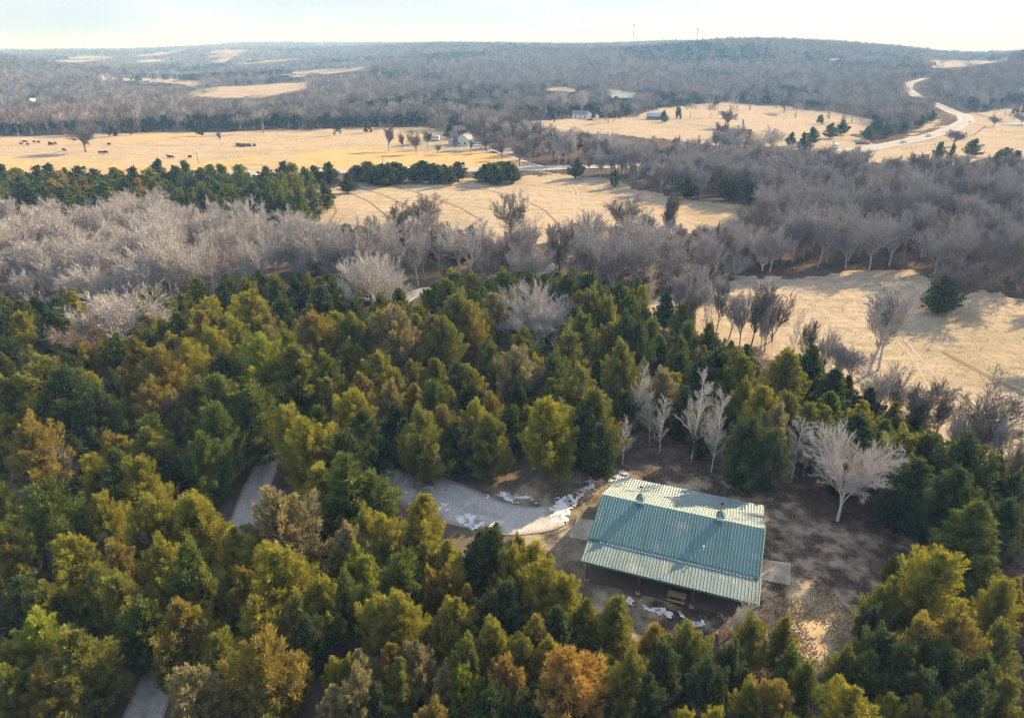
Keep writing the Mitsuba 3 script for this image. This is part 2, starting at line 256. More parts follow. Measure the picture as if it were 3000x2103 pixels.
BT = T().translate([BX, BY, 0.0]).rotate([0, 0, 1], math.degrees(YAW))
def bpart(name, mesh, bsdf, **k): return part('barn', name, mesh, bsdf, to_world=BT, **k)
tag('barn', 'teal metal roofed barn with open porch and two ridge cupolas', 'barn')
# local axes: x along the ridge, -y towards the camera
def roof_panel(x0, x1, y0, z0, y1, z1, lift=.055):
    """One ribbed sheet from the high edge (y0, z0) to the low edge (y1, z1), with three raised ribs."""
    xs, hs = [], []
    n = 3; w = (x1 - x0) / n
    for i in range(n):
        a = x0 + i * w
        for dx, h in ((.0, 1), (.05, 1), (.10, 0), (w - .05, 0)): xs.append(a + dx); hs.append(h * lift)
    xs.append(x1 - .001); hs.append(lift)
    xs, hs = np.array(xs), np.array(hs)
    nrm = np.array([0, -(z1 - z0), (y1 - y0)]) * (1 if y1 > y0 else -1); nrm = nrm / np.linalg.norm(nrm)
    hi = np.stack([xs, xs * 0 + y0, xs * 0 + z0], 1) + hs[:, None] * nrm; lo = np.stack([xs, xs * 0 + y1, xs * 0 + z1], 1) + hs[:, None] * nrm
    v = np.vstack([hi, lo]); m = len(xs); k = np.arange(m - 1)
    f = np.vstack([np.stack([k, k + 1, k + 1 + m], 1), np.stack([k, k + 1 + m, k + m], 1)])
    return v, f
def roof(name, y0, z0, y1, z1, bsdf, over=.0, lift=.055):
    """A roof slope: its deck board, with each metal panel a sub-part."""
    L = BLEN / 2 + over; n = 18; w = 2 * L / n
    d = np.array([y1 - y0, z1 - z0]); d = d / np.linalg.norm(d)
    c = np.array([(y0 + y1) / 2, (z0 + z1) / 2]); ln = math.hypot(y1 - y0, z1 - z0)
    deck = trimesh.creation.box([2 * L - .04, ln - .04, .07]); deck.apply_transform(trimesh.transformations.rotation_matrix(math.atan2(z1 - z0, y1 - y0) if y1 > y0 else math.atan2(z0 - z1, y0 - y1), [1, 0, 0])); deck.apply_translation([0, c[0], c[1] - .05])
    key = bpart(name, deck, 'mat_dark')
    for i in range(n):
        put(numbered(key + '__panel'), roof_panel(-L + i * w, -L + (i + 1) * w, y0, z0, y1, z1, lift), bsdf, to_world=BT)
    return key
rf = roof('front_roof', -.02, 5.38, -4.95, 3.32, 'mat_roof'); rb = roof('back_roof', .02, 5.38, 6.35, 2.74, 'mat_roof_sunlit', 0, .03)
rp = roof('porch_roof', -4.72, 3.16, -8.05, 2.68, 'mat_roof_porch', .10, .05); rl = roof('lean_to_roof', 6.36, 2.715, 8.7, 2.36, 'mat_roof_sunlit', .0, .03)
bpart('ridge_cap', cat([boxm([0, -.16, 5.40], [BLEN, .34, .02]).apply_transform(trimesh.transformations.rotation_matrix(math.radians(22.6), [1, 0, 0], [0, 0, 5.46])), boxm([0, .16, 5.40], [BLEN, .34, .02]).apply_transform(trimesh.transformations.rotation_matrix(math.radians(-22.6), [1, 0, 0], [0, 0, 5.46]))]), 'mat_roof')
for s in (-1, 1):
    rake = cat([beam([s * (BLEN / 2 + .02), 0, 5.36], [s * (BLEN / 2 + .02), -4.97, 3.28], .05, .16), beam([s * (BLEN / 2 + .02), 0, 5.36], [s * (BLEN / 2 + .02), 6.35, 2.70], .05, .16), beam([s * (BLEN / 2 + .02), 6.35, 2.68], [s * (BLEN / 2 + .02), 8.7, 2.31], .05, .16), beam([s * (BLEN / 2 + .13), -4.72, 3.11], [s * (BLEN / 2 + .13), -8.05, 2.63], .05, .16)])
    bpart('rake_trim', rake, 'mat_trim')
gut = bpart('gutter', boxm([0, -5.02, 3.24], [BLEN, .13, .11]), 'mat_trim')
r = np.random.default_rng(5)
cl = []
for i in range(46):
    x = -BLEN / 2 + 1.2 + i * (BLEN - 1.6) / 46
    cl.append(boxm([x, -5.16 + r.normal(0, .01), 3.16], [.22 + .08 * r.random(), .13, .05], r.normal(0, .15)))
put(gut + '__ice', cat(cl), 'mat_ice', to_world=BT); labels[gut + '__ice'] = {'label': 'broken strip of pale blue ice along the gutter', 'kind': 'stuff'}
bpart('porch_fascia', boxm([0, -8.02, 2.55], [BLEN + .16, .05, .2]), 'mat_trim')
for x in (-7.95, -2.65, 2.65, 7.95):
    pk = bpart('post', cat([boxm([x, -7.65, 1.27], [.17, .17, 2.5])]), 'mat_post')
    put(pk + '__footing', trimesh.creation.cylinder(.24, .16, sections=12).apply_translation([x, -7.65, .06]), 'mat_concrete', to_world=BT)
bpart('porch_beam', boxm([0, -7.65, 2.56], [BLEN - .3, .1, .14]), 'mat_post')
bpart('front_wall', boxm([0, -4.6, 1.6], [BLEN - .5, .12, 3.2]), 'mat_wall'); bpart('back_wall', boxm([0, 8.3, 1.12], [BLEN - .5, .12, 2.24]), 'mat_wall')
for s in (-1, 1):
    prof = Polygon([(-4.5, 0), (8.2, 0), (8.2, 2.30), (6.3, 2.60), (0, 5.22), (-4.5, 3.35)])
    w = trimesh.creation.extrude_polygon(prof, .12); w.apply_transform(np.array([[0, 0, 1, s * (BLEN / 2 - .3) - .06], [1, 0, 0, 0], [0, 1, 0, 0], [0, 0, 0, 1.0]]))
    gk = bpart('gable_wall', w, 'mat_wall')
    put(gk + '__door', boxm([s * (BLEN / 2 - .2), -1.2, 1.5], [.09, 3.4, 2.9]), 'mat_trim', to_world=BT)
dk = bpart('walk_door', boxm([1.2, -4.69, 1.05], [.95, .06, 2.1]), 'mat_white')
put(dk + '__handle', boxm([1.58, -4.75, 1.0], [.12, .06, .04]), 'mat_iron', to_world=BT)
for x in (-4.6, 5.6): bpart('window', boxm([x, -4.69, 1.5], [1.1, .06, .9]), 'mat_iron')
bpart('porch_slab', boxm([0, -6.2, .03], [BLEN - .6, 3.0, .10]), 'mat_porch_dim')  # slab colour darkened so the porch floor looks shaded
bpart('vent_pipe', cat([tube([[2.9, -3.62, 3.8], [2.9, -3.62, 4.42]], .06, 10), trimesh.creation.cylinder(.10, .05, sections=12).apply_translation([2.9, -3.62, 4.44])]), 'mat_white')
def cupola(x):
    s = .36; key = bpart('cupola', cat([boxm([x, 0, 5.36], [2 * s + .08, 2 * s + .08, .36]), boxm([x, 0, 5.98], [2 * s, 2 * s, .02])]), 'mat_trim')
    q = dict(to_world=BT)
    put(key + '__louver_box', cat([boxm([x, 0, 5.76], [2 * s - .02, 2 * s - .02, .44])] + [boxm([x + a * s, b * s, 5.60 + .08 * k], [.02 + abs(b) * (2 * s - .1), .02 + abs(a) * (2 * s - .1), .025]) for k in range(5) for a, b in ((1, 0), (-1, 0), (0, 1), (0, -1))]), 'mat_white', **q)
    e = s + .10; pv = np.array([[x - e, -e, 5.99], [x + e, -e, 5.99], [x + e, e, 5.99], [x - e, e, 5.99], [x, 0, 6.66]])
    put(key + '__cap_roof', (pv, np.array([[0, 1, 4], [1, 2, 4], [2, 3, 4], [3, 0, 4], [0, 2, 1], [0, 3, 2]])), 'mat_roof', **q)
    rooster = Polygon([(-.20, .02), (-.26, .16), (-.20, .28), (-.12, .20), (-.04, .12), (.06, .14), (.09, .24), (.12, .29), (.16, .27), (.21, .24), (.15, .20), (.14, .08), (.06, -.01), (.02, -.10), (-.04, -.10), (-.06, 0)])
    ro = trimesh.creation.extrude_polygon(rooster, .03, engine='earcut'); ro.apply_transform(np.array([[.8, 0, .6, x], [.6, 0, -.8, 0], [0, 1, 0, 7.36], [0, 0, 0, 1.0]]))
    arrow = [beam([x - .34, .12, 7.10], [x + .34, -.12, 7.10], .025), beam([x - .12, -.34, 7.02], [x + .12, .34, 7.02], .025), trimesh.creation.icosphere(1, .05).apply_translation([x, 0, 6.86]),
             trimesh.creation.cone(.07, .14, sections=6).apply_transform(trimesh.geometry.align_vectors([0, 0, 1], [.94, -.33, 0])).apply_translation([x + .34, -.12, 7.10])] + [trimesh.creation.icosphere(1, .045).apply_translation(v) for v in ([x - .34, .12, 7.1], [x + .12, .34, 7.02], [x - .12, -.34, 7.02])]
    put(key + '__weather_vane', cat([tube([[x, 0, 6.6], [x, 0, 7.3]], .016, 6), ro] + arrow), 'mat_iron', **q)
cupola(-4.30); cupola(4.05)
def flatbox(key, pix, lift, thick, bsdf, label=None, cat_=None, kind=None):
    poly = world_poly(pix); z = float(hgt(*poly.centroid.coords[0]))
    m = trimesh.creation.extrude_polygon(poly, thick + .25, engine='earcut'); m.apply_translation([0, 0, z + lift - .25]); put(key, m, bsdf)
    labels[key] = {'kind': 'structure', 'label': label, 'category': cat_} if kind else {'label': label, 'category': cat_}
flatbox('concrete_pad', [(1691,1519),(1760,1527),(1745,1590),(1667,1574)], 0, .10, 'mat_concrete', 'grey concrete pad by the left end of the barn', 'slab', 'structure')
flatbox('concrete_pad_001', [(2200,1635),(2317,1651),(2314,1715),(2195,1692)], 0, .10, 'mat_concrete', 'tan concrete pad by the right end of the barn', 'slab', 'structure')
put('picnic_table', cat([boxm([0, 0, .72], [1.8, .75, .05]), boxm([0, .62, .44], [1.8, .26, .045]), boxm([0, -.62, .44], [1.8, .26, .045])] + [beam([x, s * .62, 0], [x, s * .2, .70], .06, .09) for x in (-.65, .65) for s in (-1, 1)] + [beam([x, -.62, .40], [x, .62, .40], .05, .09) for x in (-.65, .65)]), 'mat_lumber',
    to_world=T().translate([BX, BY, .08]).rotate([0, 0, 1], math.degrees(YAW)).translate([1.1, -7.35, 0]))
tag('picnic_table', 'wooden table under the edge of the barn porch', 'table')

# ------------------------------------------------------------------ snow left in the shade
def patch(key, pix, label, seed, holes=.45, grow=.0):
    poly = world_poly(pix).buffer(grow); r = np.random.default_rng(seed); x0, y0, x1, y1 = poly.bounds; s = .12
    xs, ys = np.meshgrid(np.arange(x0 - .5, x1 + .5, s), np.arange(y0 - .5, y1 + .5, s)); P = np.stack([xs.ravel(), ys.ravel()], 1)
    d = np.array(shapely.distance(poly.exterior, shapely.points(P))) * np.where(shapely.contains_xy(poly, *P.T), 1, -1)
    n = meshkit.fbm(np.column_stack([P * 1.7, P[:, 0] * 0 + seed]), octaves=4)
    n2 = meshkit.fbm(np.column_stack([P * .45, P[:, 0] * 0 + seed + 9]), octaves=2)
    on = ((d * .7 + (n - .5) * 3.6 + (n2 - holes) * 1.6) > 0) & (d > -.8)
    on = on.reshape(xs.shape); zz = hgt(xs, ys) + .09 + .10 * (n.reshape(xs.shape) - .5)
    W = xs.shape[1]; idx = np.arange(xs.size).reshape(xs.shape)
    c = on[:-1, :-1] & on[1:, :-1] & on[:-1, 1:] & on[1:, 1:]
    a, b, e, f = idx[:-1, :-1][c], idx[:-1, 1:][c], idx[1:, 1:][c], idx[1:, :-1][c]
    fc = np.vstack([np.stack([a, b, e], 1), np.stack([a, e, f], 1)])
    m = trimesh.Trimesh(np.stack([xs.ravel(), ys.ravel(), zz.ravel()], 1), fc, process=False); m.remove_unreferenced_vertices()
    put(key, m, 'mat_snow', True); tag(key, label, 'snow')
patch('snow_patch', [(1625,1530),(1622,1485),(1640,1468),(1690,1445),(1700,1452),(1662,1490),(1648,1530)], 'white snow patch melting between the gravel yard and the barn', 3, .3)
patch('snow_patch_001', [(1345,1500),(1400,1520),(1450,1545),(1420,1558),(1370,1545)], 'bright snow bank on the near edge of the gravel yard', 4, .3)
patch('snow_patch_002', [(1700,1440),(1720,1410),(1780,1392),(1830,1384),(1830,1392),(1770,1412),(1725,1438)], 'thin broken snow curving behind the back corner of the barn', 5, .58)
patch('snow_patch_003', [(1420,1450),(1500,1445),(1600,1455),(1610,1468),(1520,1470),(1430,1462)], 'speckled snow along the far side of the gravel yard', 6, .74)
patch('snow_patch_004', [(1040,1332),(1130,1372),(1230,1415),(1310,1432),(1305,1438),(1210,1424),(1110,1380),(1030,1340)], 'thin line of snow along the upper edge of the gravel track', 7, .56)
patch('snow_patch_005', [(1240,1452),(1290,1475),(1330,1490),(1320,1500),(1270,1482),(1235,1462)], 'blue shaded snow streak on the lower edge of the gravel track', 8, .54)
patch('snow_patch_006', [(1900,1772),(1980,1790),(2050,1830),(2040,1850),(1960,1812),(1900,1785)], 'bluish snow streak on the ground in front of the porch', 9, .56)
patch('snow_patch_007', [(1848,1756),(1880,1762),(1872,1772),(1845,1765)], 'small snow scrap between the two middle porch posts', 10, .4)
patch('snow_patch_008', [(1160,1435),(1190,1438),(1195,1446),(1165,1444)], 'tiny snow scrap beside the bend of the gravel track', 11, .4)
#MARK2
# ------------------------------------------------------------------ tree prototypes
def unit(v): return v / (np.linalg.norm(v, axis=-1, keepdims=True) + 1e-9)
def rand_dir(r, n):
    v = r.normal(size=(n, 3)); return unit(v)
def spikes(base, direction, length, width, r, side=None):
    """One thin pointed leaf or twig triangle per row."""
    s = unit(np.cross(direction, side if side is not None else rand_dir(r, len(base)))) * width[:, None] / 2
    v = np.stack([base - s, base + s, base + direction * length[:, None]], 1).reshape(-1, 3)
    return v, np.arange(len(v)).reshape(-1, 3)
def cedar(seed, n_branch, n_spray, R, peak, kind):
    """A red cedar 10 m tall: plume-like branches, each a tapering spray of scale-leaf twigs."""
    r = np.random.default_rng(seed); lean = r.normal(0, .25, 2)
    z = 10 * (.05 + .90 * (np.arange(n_branch) + r.random(n_branch)) / n_branch) ** (.92)
    az = np.arange(n_branch) * 2.39996 + r.normal(0, .35, n_branch)
    q = z / 10
    prof = np.where(q < peak, .62 + .38 * np.sin(np.pi / 2 * q / peak), np.maximum(1 - ((q - peak) / (1.0 - peak)), 0) ** (.66 if kind != 'cone' else .86))
    lob = 1 + .26 * np.sin(az * 2 + seed) * np.sin(q * 9 + seed * 2) + .14 * np.sin(az * 3 + seed * 3)
    L = R * (prof * r.uniform(.72, 1.2, n_branch) * lob + .10)
    el = np.radians(16 + 58 * q ** 1.2 + r.normal(0, 8, n_branch))
    start = np.stack([lean[0] * q, lean[1] * q, z * .93], 1)
    d = np.stack([np.cos(az) * np.cos(el), np.sin(az) * np.cos(el), np.sin(el)], 1)
    if kind == 'multi':                                           # several leaders reach up to make a broken top
        tops = r.choice(n_branch // 2, 7, replace=False) + n_branch // 3
        d[tops] = unit(d[tops] * [.45, .45, 1] + [0, 0, .9]); L[tops] *= 1.35
    share = L ** 1.6 / (L ** 1.6).sum(); m = np.maximum((share * n_spray).astype(int), 12); b = np.repeat(np.arange(n_branch), m); n = len(b)
    s = 1 - r.random(n) ** 1.25 * .92                               # along the plume, thicker towards its outer half
    axisp = start[b] + d[b] * (L[b] * s)[:, None] + np.array([0, 0, .24]) * (L[b] * s ** 2)[:, None]
    w = L[b] * .31 * np.sin(np.pi * np.clip(.12 + .86 * s, 0, 1)) ** .8
    off = rand_dir(r, n); off -= d[b] * (off * d[b]).sum(1, keepdims=True) * .6
    base = axisp + off * (w * r.random(n) ** .45)[:, None]
    dirn = unit(d[b] * .9 + off * .75 + rand_dir(r, n) * .45 + [0, 0, .22])
    big = r.uniform(.75, 1.35, n) * (9000 / n_spray) ** .36
    out = unit(base - np.array([lean[0] * .5, lean[1] * .5, 3.0]) * [1, 1, 1])
    side = unit(out + rand_dir(r, n) * .75)                        # sprays lie roughly flat on the crown's surface
    v, f = spikes(base, dirn, (.46 if n_spray < 5000 else .45) * big, (.21 if n_spray < 5000 else .15) * big, r, side)
    clump = r.random(n_branch)[b]
    uv = np.repeat(np.stack([np.clip(.6 * clump + .4 * r.random(n), 0, 1), np.clip(s, 0, 1)], 1), 3, 0)
    zz = np.linspace(0, 9.2, 6); tr = tube(np.stack([lean[0] * zz / 10, lean[1] * zz / 10, zz], 1), np.linspace(.19, .03, 6), 6)
    limbs = [tube([start[i], start[i] + d[i] * L[i] * .45, start[i] + d[i] * L[i] * .8 + [0, 0, .15 * L[i]]], [.045, .03, .012], 3) for i in range(0, n_branch, 3 if n_branch > 60 else 4)]
    return dict(crown=mikit.ply((v, f), None, False, uv), trunk=mikit.ply(cat([tr] + limbs), None, 30), R=R * 1.05)
def grow(r, par, n, t0, t1, a0, a1, ratio, up, fall=.55, rr=.62):
    """Children of every branch of a generation; a generation is a dict of bezier points and radii."""
    m = len(par['L']); i = np.repeat(np.arange(m), n); k = len(i)
    t = t0 + (t1 - t0) * (np.tile(np.arange(n), m) + r.random(k)) / n
    p = ((1 - t) ** 2)[:, None] * par['a'][i] + (2 * t * (1 - t))[:, None] * par['b'][i] + (t ** 2)[:, None] * par['c'][i]
    tg = unit((1 - t)[:, None] * (par['b'] - par['a'])[i] + t[:, None] * (par['c'] - par['b'])[i])
    side = rand_dir(r, k); side = unit(side - tg * (side * tg).sum(1, keepdims=True)); ang = np.radians(r.uniform(a0, a1, k))[:, None]
    d = unit(tg * np.cos(ang) + side * np.sin(ang) + [0, 0, up])
    L = par['L'][i] * ratio * (1 - fall * t) * r.uniform(.75, 1.25, k)
    mid = p + d * (L * .5)[:, None] + rand_dir(r, k) * (L * .07)[:, None]
    c = p + d * L[:, None] + np.array([0, 0, 1.0]) * (L * max(up, 0) * .35)[:, None] + rand_dir(r, k) * (L * .1)[:, None]
    return dict(a=p, b=mid, c=c, L=L, r=par['r'][i] * (1 - .6 * t) * rr)
def tubes(g, sides, segs, taper=.35, fat=1.0):
    m = len(g['L']); t = np.linspace(0, 1, segs + 1)[None, :, None]
    p = (1 - t) ** 2 * g['a'][:, None] + 2 * t * (1 - t) * g['b'][:, None] + t ** 2 * g['c'][:, None]
    d = unit(g['c'] - g['a']); ref = np.where(np.abs(d[:, 2:]) < .9, [[0, 0, 1.0]], [[1.0, 0, 0]]); u = unit(np.cross(d, ref)); w = np.cross(d, u)
    an = np.arange(sides) * 2 * np.pi / sides
    ringv = np.cos(an)[None, None, :, None] * u[:, None, None] + np.sin(an)[None, None, :, None] * w[:, None, None]
    rad = (g['r'][:, None] * fat * (1 - (1 - taper) * np.linspace(0, 1, segs + 1)[None]))[..., None, None]
    v = (p[:, :, None] + ringv * rad).reshape(-1, 3)
    b, i, j = np.meshgrid(np.arange(m), np.arange(segs), np.arange(sides), indexing='ij')
    o = (b * (segs + 1) * sides + i * sides).ravel(); j = j.ravel(); j2 = (j + 1) % sides
    return v, np.vstack([np.stack([o + j, o + j2, o + sides + j2], 1), np.stack([o + j, o + sides + j2, o + sides + j], 1)])
def join(*vf):
    at = np.cumsum([0] + [len(v) for v, _ in vf]); return np.vstack([v for v, _ in vf]), np.vstack([f + a for (_, f), a in zip(vf, at)])
def bare(seed, kind, lod):
    """A leafless tree 10 m tall. lod 1: close, 0: far."""
    r = np.random.default_rng(seed)
    def first(L, rad, lean=.06): 
        n = len(L); a = np.zeros((n, 3)); c = np.stack([r.normal(0, lean, n) * L, r.normal(0, lean, n) * L, L], 1); b = c * [.5, .5, .5] + r.normal(0, .03, (n, 3)) * L[:, None]
        return dict(a=a, b=b, c=c, L=L, r=rad)
    if kind == 'oak':      # short bole, heavy spreading limbs, domed crown
        g0 = first(np.array([4.6]), np.array([.30])); g1 = grow(r, g0, 10, .38, 1, 25, 62, 1.25, .28, .12, .6); g2 = grow(r, g1, 8, .2, 1, 22, 52, .68, .16, .38); n3, n4 = (9, 10) if lod else (17, 0)
    elif kind == 'tall':   # forest grown: long bole, ascending vase
        g0 = first(np.array([7.2]), np.array([.20])); g1 = grow(r, g0, 10, .35, 1, 16, 44, .62, .35, .25, .55); g2 = grow(r, g1, 8, .2, 1, 18, 46, .62, .22, .38); n3, n4 = (9, 10) if lod else (17, 0)
    elif kind == 'slim':   # central leader with many fine side branches that sweep up
        g0 = first(np.array([9.8]), np.array([.13])); g1 = grow(r, g0, 30, .16, .97, 40, 75, .36, .25, .72, .42); g2 = grow(r, g1, 6, .2, 1, 25, 50, .45, .2); n3, n4 = (6, 3) if lod else (3, 0)
    elif kind == 'vase':   # several stems from low down, fan of ascending limbs
        g0 = first(np.array([1.6]), np.array([.30])); g1 = grow(r, g0, 9, .3, 1, 10, 44, 4.2, .30, .12, .5); g2 = grow(r, g1, 8, .15, 1, 16, 42, .60, .14, .35); n3, n4 = (9, 8) if lod else (8, 0)
    elif kind == 'dome':   # hemispherical crown down to the ground, dense radiating twigs
        g0 = first(np.array([2.6]), np.array([.32])); g1 = grow(r, g0, 17, .2, 1, 18, 80, 2.1, .15, .10, .42); g2 = grow(r, g1, 9, .12, 1, 18, 48, .66, .16, .32); n3, n4 = (9, 8) if lod else (8, 0)
    elif kind == 'sycamore':
        g0 = first(np.array([7.5]), np.array([.30])); g1 = grow(r, g0, 9, .3, 1, 25, 60, .62, .2, .3, .62); g2 = grow(r, g1, 7, .2, 1, 28, 60, .62, .10, .35); n3, n4 = (7, 8) if lod else (9, 0)
    else:                  # 'bush'
        g0 = first(np.full(9, 4.2) * r.uniform(.7, 1.2, 9), np.full(9, .09), .42); g1 = grow(r, g0, 8, .2, 1, 15, 45, .75, .25, .3, .6); g2 = grow(r, g1, 6, .2, 1, 20, 50, .6, .2); n3, n4 = (3, 4) if lod else (3, 0)
    g3 = grow(r, g2, n3, .12, 1, 18, 48, .58, .12, .4)
    ft = .72 if lod else 1.0
    wood = join(tubes(g0, 7, 4, .5, .8), tubes(g1, 5, 4, .3, ft), tubes(g2, 3, 2, .35, ft))
    fine = []
    if lod:
        g4 = grow(r, g3, n4, .1, 1, 15, 45, .62, .10, .4); fine.append(tubes(g3, 3, 1, .5))
        fine.append(spikes(g4['a'], unit(g4['c'] - g4['a']), g4['L'] * 1.1, np.full(len(g4['L']), .06), r))
    else:
        fine.append(spikes(g3['a'], unit(g3['c'] - g3['a']), g3['L'] * 1.5, np.full(len(g3['L']), .11), r))
        fine.append(spikes(g3['a'] * .5 + g3['c'] * .5, unit(g3['c'] - g3['a'] + rand_dir(r, len(g3['L'])) * (g3['L'] * .7)[:, None]), g3['L'] * 1.1, np.full(len(g3['L']), .10), r))
    tw = join(*fine); ztop = np.percentile(tw[0][:, 2], 99.7); k = 10 / ztop
    R = np.percentile(np.hypot(tw[0][:, 0], tw[0][:, 1]), 97) * k
    uvw = np.repeat(r.random((len(tw[1]), 2)), 3, 0)
    tw = (tw[0][tw[1]].reshape(-1, 3) * k, np.arange(len(tw[1]) * 3).reshape(-1, 3))
    return dict(crown=mikit.ply(tw, None, False, uvw), trunk=mikit.ply((wood[0] * k, wood[1]), None, 60), R=R)
#                tones of cedar foliage: (inner, outer, tip)
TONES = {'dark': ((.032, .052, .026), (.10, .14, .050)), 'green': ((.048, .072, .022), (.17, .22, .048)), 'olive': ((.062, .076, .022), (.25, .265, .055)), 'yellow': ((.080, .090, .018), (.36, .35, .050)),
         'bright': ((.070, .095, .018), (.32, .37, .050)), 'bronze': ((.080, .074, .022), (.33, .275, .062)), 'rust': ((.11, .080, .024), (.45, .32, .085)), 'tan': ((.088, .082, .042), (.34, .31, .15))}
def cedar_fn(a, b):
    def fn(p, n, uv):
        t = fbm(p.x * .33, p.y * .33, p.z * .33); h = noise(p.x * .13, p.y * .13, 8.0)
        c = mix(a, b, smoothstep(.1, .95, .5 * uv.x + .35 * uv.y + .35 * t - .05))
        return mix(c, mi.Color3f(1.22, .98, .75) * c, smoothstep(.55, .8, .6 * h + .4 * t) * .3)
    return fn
for k, (a, b) in TONES.items():
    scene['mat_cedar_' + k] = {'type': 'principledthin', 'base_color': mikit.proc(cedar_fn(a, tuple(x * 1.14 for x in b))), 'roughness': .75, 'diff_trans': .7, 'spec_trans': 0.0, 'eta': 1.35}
scene['mat_cedar_bark'] = matt((.13, .095, .075))
TWIG = {'pale': (.49, .47, .45), 'grey': (.355, .345, .345), 'dark': (.19, .177, .17), 'white': (.50, .485, .47), 'russet': (.32, .25, .205)}
for k, c in TWIG.items():
    scene['mat_twig_' + k] = matt(c); scene['mat_bark_' + k] = matt(tuple(x * (1.25 if k in ('white', 'pale') else 1.25 if k == 'grey' else .9) for x in c))
CSPEC = [('cone', 2.4, .22), ('round', 2.9, .34), ('multi', 2.9, .32), ('round', 2.6, .26), ('round', 3.3, .34), ('multi', 3.2, .38), ('cone', 2.1, .26), ('round', 2.7, .30)]
CED = [cedar(100 + i, 125, 17000, R, pk, kd) for i, (kd, R, pk) in enumerate(CSPEC)]
CEDF = [cedar(140 + i, 44, 1900, R, pk, kd) for i, (kd, R, pk) in enumerate(CSPEC[:5])]
BKIND = ['oak', 'tall', 'slim', 'vase', 'dome', 'sycamore', 'bush']
BAR = {k: [bare(200 + 10 * j + i, k, 1) for i in range(3 if k in ('oak', 'tall', 'vase') else 2)] for j, k in enumerate(BKIND)}
BARF = {k: [bare(300 + 10 * j + i, k, 0) for i in range(3)] for j, k in enumerate(['oak', 'tall', 'bush'])}
def group_of(proto, name, leaf, bark):
    key = 'kind_' + name
    if key not in scene:
        scene[key] = {'type': 'shapegroup', 'trunk': {**proto['trunk'], 'bsdf': {'type': 'ref', 'id': bark}}, 'crown': {**proto['crown'], 'bsdf': {'type': 'ref', 'id': leaf}}}
    return key
def stand(key, group, x, y, z, turn, sx, sz, tilt=0.0):
    scene[key] = {'type': 'instance', 'shape': {'type': 'ref', 'id': group}, 'to_world': T().translate([x, y, z - .05]).rotate([0, 0, 1], turn).rotate([1, 0, 0], tilt).scale([sx, sx, sz])}
